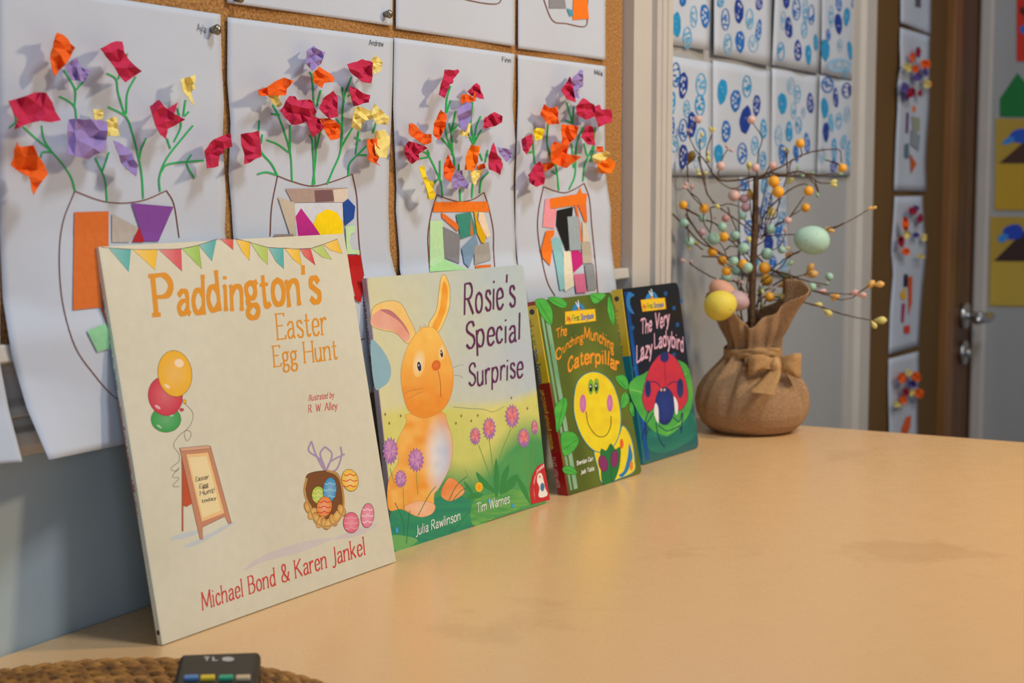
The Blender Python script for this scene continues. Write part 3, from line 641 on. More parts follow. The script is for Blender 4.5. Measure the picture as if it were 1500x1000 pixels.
stamps(psheet((1206, -125), (1256, -118), (1250, 118), (1203, 107), 3), [(922, 20, 16, 42, MB_, 'l'), (965, 90, 17, 50, CY, 's'), (920, 128, 20, 57, DB, 's'), (880, 90, 12, 60, LB, 'f'), (1000, 20, 9, 25, MB_, 's'), (865, 190, 12, 34, MB_, 'l'), (848, 270, 24, 60, CY, 's'), (928, 245, 12, 36, PB, 'f'), (983, 275, 14, 52, CY, 's'), (925, 355, 60, 30, PB, 'f'), (960, 390, 14, 30, LB, 'f'), (1010, 405, 12, 40, CY, 'l')], 4, 'upper blue print sheet beside the far white frame', 0)
stamps(psheet((960, 78), (1043, 92), (1043, 257), (960, 257), 4), [(38, 405, 22, 66, MB_, 'f'), (78, 462, 24, 72, DB, 'l'), (175, 460, 26, 62, LB, 'f'), (20, 560, 16, 62, CY, 'l'), (168, 570, 24, 56, CY, 'f'), (97, 590, 16, 46, LB, 'f'), (125, 675, 24, 70, DB, 'l'), (78, 705, 22, 60, MB_, 'f'), (18, 680, 14, 50, MB_, 'l'), (30, 780, 18, 45, LB, 'f'), (175, 750, 26, 56, LB, 'f'), (78, 850, 24, 68, DB, 'l'), (148, 860, 14, 50, PB, 'f')], 5, 'lower blue print sheet nearest the white trim, cut by it', 0)
stamps(psheet((1044, 88), (1129, 104), (1130, 257), (1044, 257), 5), [(290, 495, 26, 68, CY, 's'), (362, 545, 28, 60, MB_, 'l'), (423, 468, 22, 58, CY, 'f'), (476, 570, 20, 58, DB, 'l'), (415, 650, 30, 76, DB, 's'), (310, 712, 24, 60, MB_, 'l'), (513, 700, 17, 54, CY, 'l'), (270, 835, 24, 54, CY, 's'), (398, 832, 24, 56, MB_, 'f'), (467, 790, 18, 50, LB, 'f'), (510, 870, 16, 48, CY, 'f')], 6, 'lower blue print sheet with a pink berry in front of its middle', 0)
stamps(psheet((1131, 100), (1199, 112), (1196, 257), (1130, 257), 6), [(616, 560, 24, 58, CY, 's'), (662, 465, 18, 44, PB, 'f'), (697, 510, 16, 48, LB, 'f'), (767, 560, 18, 56, DB, 'l'), (676, 600, 12, 46, LB, 'f'), (652, 715, 19, 56, CY, 'l'), (703, 680, 15, 44, CY, 'f'), (594, 735, 18, 54, PB, 'f'), (750, 775, 15, 56, MB_, 'l'), (615, 835, 20, 56, MB_, 'l'), (690, 830, 14, 48, MB_, 's'), (730, 610, 10, 28, PB, 'f')], 7, 'lower blue print sheet behind the tip of the curved twig', 0)
stamps(psheet((1201, 110), (1252, 120), (1246, 257), (1197, 257), 7), [(845, 585, 20, 56, CY, 's'), (905, 530, 14, 54, DB, 'l'), (860, 460, 30, 40, MB_, 'f'), (965, 490, 24, 40, DB, 'f'), (852, 715, 17, 54, DB, 's'), (880, 665, 14, 50, LB, 'l'), (922, 655, 15, 44, LB, 'f'), (966, 620, 15, 44, PB, 'f'), (948, 770, 15, 40, LB, 'l'), (897, 810, 14, 64, CY, 'l'), (985, 830, 26, 70, LB, 'l'), (893, 900, 18, 34, DB, 'l'), (830, 840, 16, 42, PB, 'f'), (1005, 730, 14, 44, CY, 's')], 8, 'lower blue print sheet beside the far white frame', 0)
R1 = Tr(1040, 150, 5.0)
def r1(x, y, rx, ry, c, t): a, b = R1(x, y); return ((a-980)*3.704, b*3.704, rx/5*3.704, ry/5*3.704, c, t)
stamps(psheet((1083, 259), (1153, 259), (1158, 404), (1085, 400), 8), [r1(*q) for q in ((250, 600, 28, 50, MB_, 'l'), (400, 610, 26, 58, CY, 'l'), (430, 720, 26, 56, MB_, 'f'), (385, 800, 24, 50, MB_, 'l'), (530, 735, 18, 40, PB, 'f'), (530, 850, 26, 50, CY, 'f'), (500, 930, 30, 60, MB_, 'l'), (290, 920, 36, 60, MB_, 'l'), (390, 930, 26, 46, DB, 'f'), (430, 1030, 34, 70, DB, 's'), (260, 1060, 30, 50, MB_, 'l'), (520, 1040, 26, 60, MB_, 'f'), (330, 1160, 30, 50, CY, 'l'), (460, 1170, 28, 52, MB_, 'l'), (540, 1190, 22, 46, LB, 'f'))], 9, 'blue print sheet hanging lowest, behind the twigs', 0)

# ================================================================== BROWN BOARD PICTURES (far)
C5 = Tr(1290, 0, 3.125); C6 = Tr(1290, 270, 2.7)
def farpic(tr, L, R, b, label, fl, col, top):
    L = tr(L); R = tr(R); XL = np.mean([on_y(*p, YW+.003)[0] for p in L]); XR = np.mean([on_y(*p, YW+.003)[0] for p in R])
    s = Sheet(L, R, XL, XR, (L[0][1], R[0][1]), (L[-1][1], R[-1][1]), yw=YW+.003, base=.0015, maxd=.02, wave=.003)
    s.dl = np.clip(s.dl, .0015, .012); s.dr = np.clip(s.dr, .0015, .014)
    root = thing('flower_picture', (s.P(*L[-1])+s.P(*R[-1]))/2, label, 'picture', 'flower pictures on the brown board'); s.build(root, 8, 20)
    for i, (x, y, rx, ry, c) in enumerate(fl):
        ex, ey, ax, ay = tr.e(x, y, rx, ry); rnd = random.Random(i+int(x)); n = 7
        pts = [(ex+ax*math.cos(2*math.pi*k/n+.4)*rnd.uniform(.75, 1.25), ey+ay*math.sin(2*math.pi*k/n+.4)*rnd.uniform(.75, 1.2)) for k in range(n)]
        flower('paper_flower', s, pts, {'c': 'A01C40', 'o': OR, 'l': '5B4C98', 'y': YE}[c], root, i*13+int(y))
    for i, (ch, p) in enumerate(col):
        c = Canvas(s.P, .00003, .0006+.0002*i); c.poly(tr(p), hx(ch)); c.build('collage_piece', m_cut, root)
farpic(C5, '92,-300 92,104', '236,-290 230,160', 0, 'sheet cut by the top of the photo above the brown board column', [], [('5a5a66', '160,-30 185,-30 185,35 158,30')], 0)
farpic(C5, '90,126 88,200 92,300 78,380 78,500 70,650 62,872', '226,166 224,300 224,500 212,650 206,760 210,876', 0, 'upper of the two whole flower pictures on the brown board',
       [(172, 240, 14, 25, 'c'), (145, 265, 14, 25, 'o'), (205, 292, 26, 26, 'o'), (125, 310, 20, 26, 'y'), (160, 315, 20, 20, 'o'), (205, 330, 14, 22, 'l'), (170, 355, 22, 20, 'l'), (112, 400, 18, 26, 'l'), (140, 425, 22, 26, 'c'), (180, 425, 12, 16, 'c'), (212, 385, 18, 24, 'y'), (228, 385, 8, 16, 'o'), (118, 445, 12, 16, 'l')],
       [('F08030', '145,485 162,485 162,512 145,512'), ('6B3A78', '118,515 130,515 126,610 114,608'), ('9AA08C', '140,530 180,540 180,600 150,600'), ('5c7a88', '110,660 130,655 130,725 108,720'), ('C8602C', '135,700 165,750 140,795'), ('8C98A0', '140,590 182,620 175,690 138,660')], 0)
farpic(C6, '56,48 50,150 42,260 50,350 38,500 32,672', '166,46 172,150 182,260 168,400 158,520 150,638', 0, 'lower of the two whole flower pictures on the brown board',
       [(128, 105, 18, 20, 'c'), (140, 95, 14, 14, 'l'), (155, 135, 14, 20, 'c'), (98, 155, 16, 28, 'o'), (103, 200, 16, 18, 'y'), (82, 225, 14, 26, 'c'), (100, 265, 16, 16, 'o'), (140, 200, 14, 12, 'l'), (172, 210, 14, 18, 'y'), (160, 285, 16, 10, 'y')],
       [('23233a', '92,355 108,355 106,405 90,405'), ('D85A2A', '108,365 126,362 124,470 110,520'), ('E8B020', '78,430 98,405 100,455 80,455'), ('B02868', '85,470 98,470 92,545 82,545'), ('E0402A', '92,560 116,556 116,588 94,590')], 0)
farpic(C6, '32,690 30,800 34,960 38,1260', '150,660 152,760 146,860 146,1230', 0, 'flower picture on the brown board half hidden behind the table',
       [(85, 765, 18, 22, 'o'), (110, 745, 14, 16, 'y'), (140, 760, 22, 22, 'o'), (125, 790, 20, 18, 'l'), (100, 820, 14, 18, 'c'), (155, 825, 22, 20, 'o'), (125, 825, 14, 16, 'y'), (88, 850, 16, 20, 'o'), (68, 870, 18, 16, 'y')],
       [('E0602A', '80,970 100,920 122,912 118,960 105,990 85,990')], 0)

# ------------------------------------------------------------------ posters on the end wall
C7 = Tr(1400, 0, 2.08)
m_card = mat('card', attr=True, rough=.55)
def poster(name, label, pcs):
    n = np.array([-1., 0, 0]); p0 = np.array([XE-.002, 0, 0])
    mf = lambda px, py, l=0: on_plane(px, py, p0+n*l, n)
    pts = C7(pcs[0][1]); vs = [mf(*p) for p in pts]
    root = thing(name, np.mean(vs, axis=0)*(1, 1, 0)+(0, 0, min(v[2] for v in vs)), label, 'poster')
    k = len(vs); bk = [v+(.0018, 0, 0) for v in vs]
    mesh('card', vs+bk, [tuple(range(k)), tuple(range(k, 2*k))[::-1]]+[(i, (i+1) % k, k+(i+1) % k, k+i) for i in range(k)], m_card, root, cols=[hx(pcs[0][0])]*(2*k))
    c = Canvas(mf, .0001, .0003)
    for ch, p in pcs[1:]: c.poly(C7(p), hx(ch), smooth=len(parse(p)) > 6)
    if len(pcs) > 1: c.build('painted_shapes', m_card, root)
ex = 420
poster('red_poster', 'red poster in the top right corner on the end wall', [('D8301E', f'186,-260 186,186 {ex},192 {ex},-260'), ('2C6FD0', '196,85 206,76 216,80 222,92 214,104 204,104 197,96'), ('3a2018', '200,20 214,30 222,40 212,52 204,44 196,36 196,26')])
poster('green_card', 'green house shaped card above the painted yellow sheets', [('0F7A3A', '135,355 135,300 188,222 250,300 252,357')])
poster('painted_sheet', 'upper yellow painted sheet with a blue blob over brown', [('B89A3C', f'122,361 {ex},364 {ex},645 118,640'), ('4A2E22', f'132,497 222,420 {ex},415 {ex},500'), ('C4A02C', f'120,500 {ex},503 {ex},642 119,638'), ('2458C8', '165,410 185,395 215,392 240,405 235,430 200,436 170,428'), ('3C8CE0', '144,432 160,418 178,418 174,432 160,438 148,440 142,438')])
poster('painted_sheet', 'lower yellow painted sheet with a blue blob over brown', [('B89A3C', f'106,660 {ex},664 {ex},938 102,932'), ('3A2624', f'116,795 206,705 {ex},700 {ex},798'), ('C4A840', f'108,798 {ex},801 {ex},934 104,928'), ('2048C0', '145,700 165,686 190,684 205,700 200,722 170,730 148,722'), ('3C8CE0', '130,722 146,712 160,716 156,730 142,738 132,736 128,730')])

# ================================================================== BOOKS
m_print = mat('printed_cover', attr=True, rough=.42, noise=.05, nscale=120, coat=.12, bump=.05, bscale=40)
m_gloss = mat('glossy_cover', attr=True, rough=.3, noise=.05, nscale=120, coat=.5, bump=.12, bscale=25)
m_page = mat('page_edges', 'E8E2D2', .8, .1, 400)
m_foil = mat('holographic_foil', 'C4F4CA', .28, .6, 60, .5, 30, metal=.55, col2='4CB468', stretch=(1, 1, .15))
m_foilb = mat('blue_foil', '2A7FE8', .25, .6, 60, .5, 30, metal=.6, col2='0C1A50', stretch=(1, 1, .15))
def blend(a, b, t): t = min(max(t, 0), 1); return tuple(a[i]*(1-t)+b[i]*t for i in range(3))
def vnoise(x, y, s=0):
    def h(i, j): return (math.sin(i*127.1+j*311.7+s*74.7)*43758.5453) % 1.0
    i, j = math.floor(x), math.floor(y); f, g_ = x-i, y-j; f = f*f*(3-2*f); g_ = g_*g_*(3-2*g_)
    return (h(i, j)*(1-f)+h(i+1, j)*f)*(1-g_)+(h(i, j+1)*(1-f)+h(i+1, j+1)*f)*g_
class Book:
    """A,B bottom left/right, D top left of the front cover in pixels; the cover is a true rectangle leaning back"""
    def __init__(s, A, B, D, label, T, round_l=.0, round_r=.002, name='picture_book', group=None, C=None):
        a = on_z(*A, TZ+.0006); b = on_z(*B, TZ+.0006); s.w = np.linalg.norm(b-a); s.ex = (b-a)/s.w
        def perp(base, p): r = ray(*p); return EYE+r*(((base-EYE)@s.ex)/(r@s.ex))
        d = perp(a, D)
        if C is not None:   # average of both side edges
            c = perp(b, C); d = a+((d-a)+(c-b))/2
        s.h = np.linalg.norm(d-a); s.ey = (d-a)/s.h
        s.n = np.cross(s.ex, s.ey); s.a = a; s.T = T
        if s.n[1] > 0: s.n = -s.n
        s.root = thing(name, (a+b)/2-s.n*T/2, label, 'book', group)
        s.rl, s.rr = round_l, round_r
    def at(s, u, v, l=0.0): return s.a+s.ex*u+s.ey*v+s.n*l
    def px(s, px, py, l=0.0): return on_plane(px, py, s.a+s.n*l, s.n) if l == 0 else on_plane(px, py, s.a, s.n)+s.n*l
    def uv(s, px, py): q = on_plane(px, py, s.a, s.n)-s.a; return q@s.ex/s.w, q@s.ey/s.h
    def outline(s, du=0, rl=None, rr=None):
        rl = s.rl if rl is None else rl; rr = s.rr if rr is None else rr; w, h = s.w-du, s.h-du; P = []
        for cx, cy, r, a0 in ((du+rl, du+rl, rl, 180), (w-rr, du+rr, rr, 270), (w-rr, h-rr, rr, 0), (du+rl, h-rl, rl, 90)):
            k = 6 if r > 1e-4 else 1
            for i in range(k): t = math.radians(a0+90*i/max(k-1, 1)); P.append((cx+r*math.cos(t), cy+r*math.sin(t)))
        return P
    def slab(s, name, l0, l1, m, du=0, col=None):
        P = s.outline(du); k = len(P); vs = [s.at(u, v, l1) for u, v in P]+[s.at(u, v, l0) for u, v in P]
        fs = [tuple(range(k)), tuple(range(k, 2*k))[::-1]]+[((i+1) % k, i, k+i, k+(i+1) % k) for i in range(k)]
        return mesh(name, vs, fs, m, s.root, cols=[col]*(2*k) if col else None)
    def body(s, cov, front_col, back_col, ct=.0012, spine_m=None, spine_col=None):
        s.front = s.slab('front_cover', -ct, 0, cov, col=front_col)
        s.slab('back_cover', -s.T, -s.T+ct, cov, col=back_col)
        s.slab('page_block', -s.T+ct, -ct, m_page, du=.0015)
        vs = [s.at(u, v, l) for u in (-.0008, .0012) for (v, l) in ((0, 0), (s.h, 0), (s.h, -s.T), (0, -s.T))]
        s.sp = mesh('spine', vs, [(0, 1, 2, 3), (7, 6, 5, 4), (0, 4, 5, 1), (1, 5, 6, 2), (2, 6, 7, 3), (3, 7, 4, 0)], cov, s.root, cols=[spine_col or front_col]*8)
    def ground(s, f, m, nu=70, nv=70):
        """coloured print ground over the whole front"""
        from bisect import bisect
        P = s.outline(); vs = []; cs = []
        def span(v):   # left/right limits with rounded corners
            def cut(r, vv): 
                if r <= 0: return 0
                e = min(vv, s.h-vv); return 0 if e >= r else r-math.sqrt(max(r*r-(r-e)**2, 0))
            return cut(s.rl, v), s.w-cut(s.rr, v)
        for j in range(nv+1):
            v = s.h*j/nv; a, b = span(v)
            for i in range(nu+1): u = a+(b-a)*i/nu; vs.append(s.at(u, v, .00005)); cs.append(f(u/s.w, v/s.h))
        w = nu+1; fs = [(j*w+i, j*w+i+1, (j+1)*w+i+1, (j+1)*w+i) for j in range(nv) for i in range(nu)]
        mesh('cover_print', vs, fs, m, s.front, cols=cs)
    def spine_canvas(s):
        """print on the spine; x runs down from the top (mm*1000 units = metres*1000), y across"""
        def mf(x, y, l=0.0): return s.a+s.ey*(s.h-x/1000)-s.n*(s.T-y/1000)*1.0-s.ex*(.0008+l)
        return Canvas(mf, .000002, .00008)
INK = hx('2A2626')

# ------------------------------------------------------------------ book 1: cream book (the bear figure of the cover is left out)
b1 = Book((239, 944), (580, 822), (153, 353), 'tall cream picture book with bunting, balloons and orange title, nearest in the row', .0036, 0, .0005, C=(497, 349), group='picture books leaning in a row on the table')
CREAM = hx('DBD8C4')
b1.body(m_print, CREAM, CREAM, .0005, spine_col=hx('D5D8C8'))
b1.ground(lambda u, v: blend(CREAM, hx('D4CFB8'), vnoise(u*4, v*4)), m_print, 20, 20)
Q = Tr(140, 340, 3.847); QB = Tr(180, 560, 2.5)
c = Canvas(b1.px)
TEAL, YEL, RED, GRN = '4FB0B0', 'F2C022', 'D8505E', '9CC850'
fl = [(TEAL, '72,88 198,95 187,225'), (YEL, '208,97 348,97 335,213'), (RED, '355,97 482,95 487,222'), (GRN, '485,92 580,72 597,207 560,170'), (TEAL, '580,72 680,38 655,165'), ('D84E48', '700,37 775,40 775,100'), (YEL, '790,40 870,55 865,160 825,110'), ('B4CC62', '872,58 968,85 968,185 925,140'),
      (TEAL, '973,85 1057,90 1060,207 1015,165'), (YEL, '1063,88 1145,97 1160,192 1110,150'), ('D8383E', '1148,93 1210,90 1238,187 1180,140'), ('B4CC62', '1215,90 1275,70 1330,155 1275,140'), (YEL, '1283,68 1360,40 1390,122 1320,100')]
for ch, p in fl:
    pts = Q(p); cc = hx(ch); x0 = min(q[0] for q in pts); x1 = max(q[0] for q in pts)
    c.poly(pts, (lambda cc, x0, x1: lambda px, py: blend(blend(cc, (1, 1, .9), .22), cc, (px-x0)/(x1-x0+.01)+.2*vnoise(px, py)))(cc, x0, x1), refine=2, ink=hx('6A5A4A'), inkw=.5)
c.stroke(Q('30,85 72,88 208,97 355,97 485,92 580,72 690,36'), .7, hx('5A4A40'), True); c.stroke(Q('785,36 872,58 970,85 1063,90 1150,95 1215,90 1285,68 1362,38'), .7, hx('5A4A40'), True)
c.build('bunting_print', m_print, b1.front)
c = Canvas(b1.px, base=.00012); OR1 = hx('E0941C')
c.text('P', [(229, 461), (258, 459)], 57, OR1, .15, .10, .11, slant=.10); c.text("addington's", [(262, 459), (300, 456), (350, 451), (400, 447), (470, 440)], 53, OR1, .15, .10, .07, slant=.06, bounce=.25, seed=4)
c.text('Easter', [(407, 497), (480, 489)], 37, OR1, .10, .05, .09, slant=.08); c.text('Egg Hunt', [(402, 537), (495, 525)], 30, OR1, .11, .055, .09, slant=.08)
c.build('title_print', m_print, b1.front)
c = Canvas(b1.px, base=.00012); RD = hx('CC3A34')
c.text('Illustrated by', [(452, 587), (489, 582)], 9, RD, .12, .07, slant=-.1); c.text('R. W. Alley', [(452, 604), (494, 599)], 11, RD, .12, .06, .06); c.build('illustrator_print', m_print, b1.front); c = Canvas(b1.px, base=.00012)
c.text('Michael Bond & Karen Jankel', [(297, 893), (536, 811)], 25, RD, .11, .055, .08, slant=.1)
c.build('author_print', m_print, b1.front)
c = Canvas(b1.px)
SH = hx('CFC6C4')
c.poly(QB('440,690 520,655 640,625 740,585 770,570 700,575 600,600 500,640'), SH, True); c.poly(QB('770,575 860,560 935,520 900,520 830,545'), SH, True); c.poly(QB('172,572 215,552 285,540 260,560 200,575'), hx('C4CCD0'), True); c.poly(QB('225,598 285,570 395,512 400,520 300,580 250,602'), hx('C4CCD0'), True)
BK = hx('4A3A30')
def balloon(x, y, rx, ry, ch, rot):
    cc = hx(ch); c.ell(x, y, rx, ry, cc, rot, 30, blend(cc, (1, 1, 1), .12), BK, .6)
    c.ell(x+rx*.25, y-ry*.45, rx*.28, ry*.18, blend(cc, (1, 1, 1), .5), rot+.6, 12); c.ell(x-rx*.45, y+ry*.55, rx*.2, ry*.07, blend(cc, (1, 1, 1), .45), .6, 10)
balloon(243, 614, 22, 19, '2FA04A', 0); balloon(242, 580, 25, 29, 'D03048', -.25); balloon(256, 547, 25, 34, 'F0B41C', -.12)
c.ell(270, 588, 2.6, 3.2, hx('F0B41C'), ink=BK, inkw=.5); c.ell(266, 600, 3, 2.4, hx('D03048'), ink=BK, inkw=.5)
c.stroke(QB('225,75 255,110 250,150 225,185 235,215 250,190 235,175 205,195 185,230 205,262 205,290'), .6, BK, True); c.stroke(QB('205,290 175,315 195,325 205,312 180,345 205,350 182,378 205,382'), .6, BK, True)
c.poly(QB('214,270 258,440 232,455 218,450'), hx('C4502E'), ink=BK, inkw=.5); c.stroke(QB('218,300 218,545'), 2.6, hx('A85A3C'))
c.poly(QB('207,240 320,232 397,515 387,518 372,490 290,530 292,575 282,575'), hx('C98A6A'), ink=BK, inkw=.6); c.poly(QB('230,262 312,256 372,478 288,510'), hx('EFC48A'), ink=BK, inkw=.4); c.poly(QB('240,275 306,270 358,468 292,495'), hx('F0DCA8'))
c.poly(QB('207,240 312,230 322,242 215,252'), hx('D8A888'), ink=BK, inkw=.5)
for t, q, h in (('Easter', '266,362 314,352', 6), ('Egg', '280,388 312,380', 6), ('Hunt!', '282,414 336,402', 7), ('today', '288,440 342,428', 5)): c.text(t, QB(q), h, hx('4A4040'), .13)
# basket of eggs, ribbon and loose eggs
LIL = hx('A890B8')
for q in ('690,215 705,260 730,310 745,325', '690,215 680,250 720,280 745,325', '740,235 765,260 755,300 740,325', '740,235 722,260 735,300 745,325', '745,325 780,320 800,270 797,235', '745,325 760,290 812,262'): c.stroke(QB(q), 2.4, LIL, True)
def egg(x, y, rx, ry, ch, ch2, rot=0, dots=True):
    cc = hx(ch); X, Y = QB(x, y); RX, RY = rx/2.5, ry/2.5; c.ell(X, Y, RX, RY, cc, rot, 22, blend(cc, (1, 1, 1), .25), BK, .6)
    for k in (-.5, 0, .5):
        w_ = RX*math.sqrt(max(0, 1-k*k))*.9
        c.stroke([(X-w_, Y+k*RY), (X-w_*.5, Y+k*RY+1.4), (X, Y+k*RY-1), (X+w_*.5, Y+k*RY+1.4), (X+w_, Y+k*RY)], 1.4, hx(ch2), True)
c.poly(QB('668,360 690,330 770,325 800,360 808,430 790,500 750,527 710,515 680,450'), hx('7A4A24'), True, ink=BK)
egg(715, 412, 24, 32, 'A8C83A', 'E8E060'); egg(757, 393, 25, 46, '2E90C8', '8CD0E8', .1); egg(737, 455, 28, 38, 'E8862A', 'D03A28', .2)
for k in range(9):
    t = k/8; x = 678+t*122; yb = 515+25*math.sin(t*math.pi)-(90*abs(t-.55)**1.6); c.ell(*QB.e(x, yb-22, 14, 24), hx('D8A050') if k % 2 else hx('C08838'), .5 if k % 2 else -.4, 12, hx('ECC478'), BK, .4)
c.stroke(QB('672,350 664,400 682,455 705,510 745,527 790,505 808,450 800,370 780,335 745,322'), 3.0, hx('D9A860'), True); c.stroke(QB('672,350 664,400 682,455 705,510 745,527 790,505 808,450 800,370 780,335 745,322'), .6, BK, True)
egg(831, 358, 30, 41, 'F0C030', 'D84A30', -.25); egg(835, 513, 29, 38, 'E0607E', 'F0A0B0', 0); egg(895, 487, 24, 45, 'E07A98', 'F4D0D8', .1)
c.build('picture_print', m_print, b1.front)
sc = b1.spine_canvas(); sc.text('Michael Bond & Karen Jankel', [(22, 1.0), (88, 1.0)], 1.8, hx('4C8A94'), .12); sc.text("Paddington's Easter Egg Hunt", [(95, 1.0), (165, 1.0)], 1.8, hx('B04A48'), .12)
sc.ell(238, 1.8, 1.6, 1.2, hx('1A1A1A')); sc.build('spine_print', m_print, b1.front)

# ------------------------------------------------------------------ book 2: rabbit book
b2 = Book((581, 806), (803, 735), (537, 403), 'square picture book with a golden rabbit among thistles and purple title', .0046, .001, .004, C=(767, 391), group='picture books leaning in a row on the table')
b2.body(m_print, hx('D8D8C8'), hx('D8D8C8'), .0006, spine_col=hx('B9AEB8'))
def bg2(u, v):
    n = vnoise(u*6, v*6)*.5+vnoise(u*15, v*15, 2)*.3
    sky = blend(hx('DCD8A8'), hx('B8C8CC'), u*1.1+(v-.75)*.5+n*.35-.1); sky = blend(sky, hx('B9C2D2'), max(0, .75-abs(v-.6)*5)*u)
    field = blend(hx('E6DC84'), hx('C2CC66'), n+.3*(1-v*2)); g1 = blend(hx('5DAA58'), hx('1E8A5C'), n*.8+(.2 if u < .5 else 0))
    hz = .46+.03*math.sin(u*5+1)
    if v > hz: return blend(field, sky, (v-hz)*25)
    gz = .20+.05*math.sin(u*9)+.08*(u-.3)
    return blend(g1, field, (v-gz)*9+n*.4)
b2.ground(bg2, m_print, 90, 90)
D2 = Tr(520, 380, 4.547); D3 = Tr(540, 580, 4.168)
c = Canvas(b2.px)
c.poly(D2('105,540 150,560 215,650 240,740 225,810 180,850 135,860 110,700'), hx('8FB8C8'), True, 1)
c.poly(D3('135,700 250,690 400,620 520,605 640,640 700,700 640,790 400,880 200,945 150,930'), lambda x, y: blend(hx('12806A'), hx('2C9A62'), vnoise(x*.15, y*.15)), True, 2)
c.poly(D3('640,640 780,590 900,570 990,600 990,655 800,730 640,790'), lambda x, y: blend(hx('3A9A50'), hx('7CB858'), vnoise(x*.2, y*.2)), True, 2)
c.poly(D3('125,860 200,850 300,880 200,945 160,940'), hx('6AB060'), True)
rb = lambda a, b, s=.09: (lambda x, y: blend(hx(a), hx(b), vnoise(x*s, y*s)))
# body
def chest(x, y):
    u, v = (x-D3(435, 370)[0])/(95/4.168), (y-D3(435, 370)[1])/(250/4.168); k = max(0, min(1, 1.5-1.35*math.sqrt(u*u+v*v)))
    return blend(blend(hx('EE9A34'), hx('F8C060'), vnoise(x*.09, y*.09)), blend(hx('EEEAE4'), hx('BCC8E4'), (x-D3(380, 0)[0])/30+.3*vnoise(x*.1, y*.1)), k)
c.poly(D3('235,110 440,95 480,160 512,280 500,420 430,560 400,600 390,700 300,735 200,690 122,690 120,520 180,400 170,290 230,160'), chest, True, 4, hx('B08850'), .5)
c.poly(D3('440,600 490,500 560,540 582,590 500,640'), rb('EA8440', 'F4B070'), True, 1, hx('B07040'), .4); c.poly(D3('215,680 300,640 400,660 392,712 330,738 275,725'), rb('F0A878', 'F6C8A0'), True, 1, hx('B07040'), .4)
# ears and head
c.poly(D2('105,380 130,310 220,275 300,290 350,370 405,500 350,560 270,490 180,470 110,440'), rb('F4C468', 'F6D48A'), True, 2, hx('8A7A60'), .6); c.poly(D2('108,385 165,335 240,340 320,420 365,505 335,548 260,480 160,458 112,432'), rb('E59A80', 'EEB4A0'), True, 2)
c.poly(D2('165,335 240,340 320,420 362,500 300,420 230,370'), hx('C0787A'), True)
c.poly(D2('488,440 540,340 560,200 575,115 600,105 630,180 630,300 600,400 545,490'), rb('F6C65A', 'F9D880'), True, 2, hx('8A7A60'), .6); c.poly(D2('515,440 560,340 578,200 592,145 616,200 610,310 580,400 545,472'), rb('F09420', 'F4B040'), True, 2)
c.poly(D2('405,495 450,455 530,460 590,560 640,680 655,800 630,930 560,1020 450,1055 360,1010 320,900 305,740 350,580'), lambda x, y: blend(hx('FAC860'), hx('EE9430'), (y-500)/110+.3*vnoise(x*.1, y*.1)), True, 3, hx('B09050'), .5)
c.ell(*D2.e(425, 690, 42, 95), hx('F6C468'), .12, 20, hx('F6E8C8')); c.ell(*D2.e(577, 620, 24, 55), hx('F6C468'), .1, 20, hx('F6E0B8'))
for x, y, rx, ry in ((427, 712, 13, 32), (576, 626, 9, 25)): c.ell(*D2.e(x, y, rx, ry), hx('23304C'), -.15); c.ell(*D2.e(x-3, y-8, 3, 6), (1, 1, 1))
c.ell(*D2.e(540, 705, 29, 36), hx('D86420'), .3, 16, hx('E88030')); c.stroke(D2('553,740 568,820 571,915'), .8, hx('9A4A20'), True)
for q in ('650,720 690,705 720,700', '660,770 700,775 720,790', '450,860 380,870 330,890', '450,880 400,900 350,930'): c.stroke(D2(q), .4, hx('7A6A50'), True)
for q in ('440,480 430,440 455,455 460,425 478,458', ): c.stroke(D2(q), .9, hx('E8A840'))
# thistles, leaves, grass
def thistle(x, y, rx, ry, o):
    X, Y, RX, RY = D3.e(x, y, rx, ry); pts = []
    for k in range(30): a = 2*math.pi*k/30; r = 1.08 if k % 2 else .82; pts.append((X+RX*r*math.cos(a), Y+RY*r*math.sin(a)))
    c.poly(pts, hx('A873B4')); pts = [(X+(p[0]-X)*.72, Y-RY*.12+(p[1]-Y)*.7) for p in pts]; c.poly(pts, hx('E07C7C') if o else hx('C68CC4'))
    for k in range(6): a = k*1.05+x; c.stroke([(X+RX*.2*math.cos(a), Y+RY*.2*math.sin(a)), (X+RX*.8*math.cos(a), Y+RY*.8*math.sin(a))], .8, hx('8A58A0') if k % 2 else hx('F0B0A8'))
for q in ('672,300 745,500', '735,265 765,480 770,560', '868,200 800,380 790,560', '950,310 975,520 985,600', '1008,235 985,500', '130,440 155,530', '210,560 215,700', '290,470 300,600'): c.stroke(D3(q), .9, hx('6FA04C'), True)
for q in ('790,600 730,530 657,463 690,540', '770,600 765,470 778,380 795,480 790,600', '800,590 815,480 858,418 840,520', '800,600 860,500 915,480 880,560', '640,600 600,560 580,520 610,545', '985,655 930,570 900,480 960,560', '640,560 600,470 585,440 622,520', '700,600 640,590 600,620 660,625'): c.poly(D3(q), hx('2E8C46') if len(q) % 2 else hx('3F9C4A'), True)
for q in ('300,730 370,600 410,550', '490,635 540,540 600,490', '510,640 560,580 600,560', '230,900 240,790 250,700', '520,820 600,720 620,700', '470,880 520,800', '215,850 210,760 160,650'): c.stroke(D3(q), 1.0, hx('2A7C50') if len(q) < 26 else hx('A8B84A'), True)
for a in ((132, 335, 46, 82, 0), (288, 390, 48, 72, 0), (195, 505, 36, 55, 0), (650, 245, 33, 54, 1), (735, 198, 40, 68, 1), (875, 122, 43, 70, 1), (945, 255, 37, 58, 1), (1012, 190, 20, 44, 1)): thistle(*a)
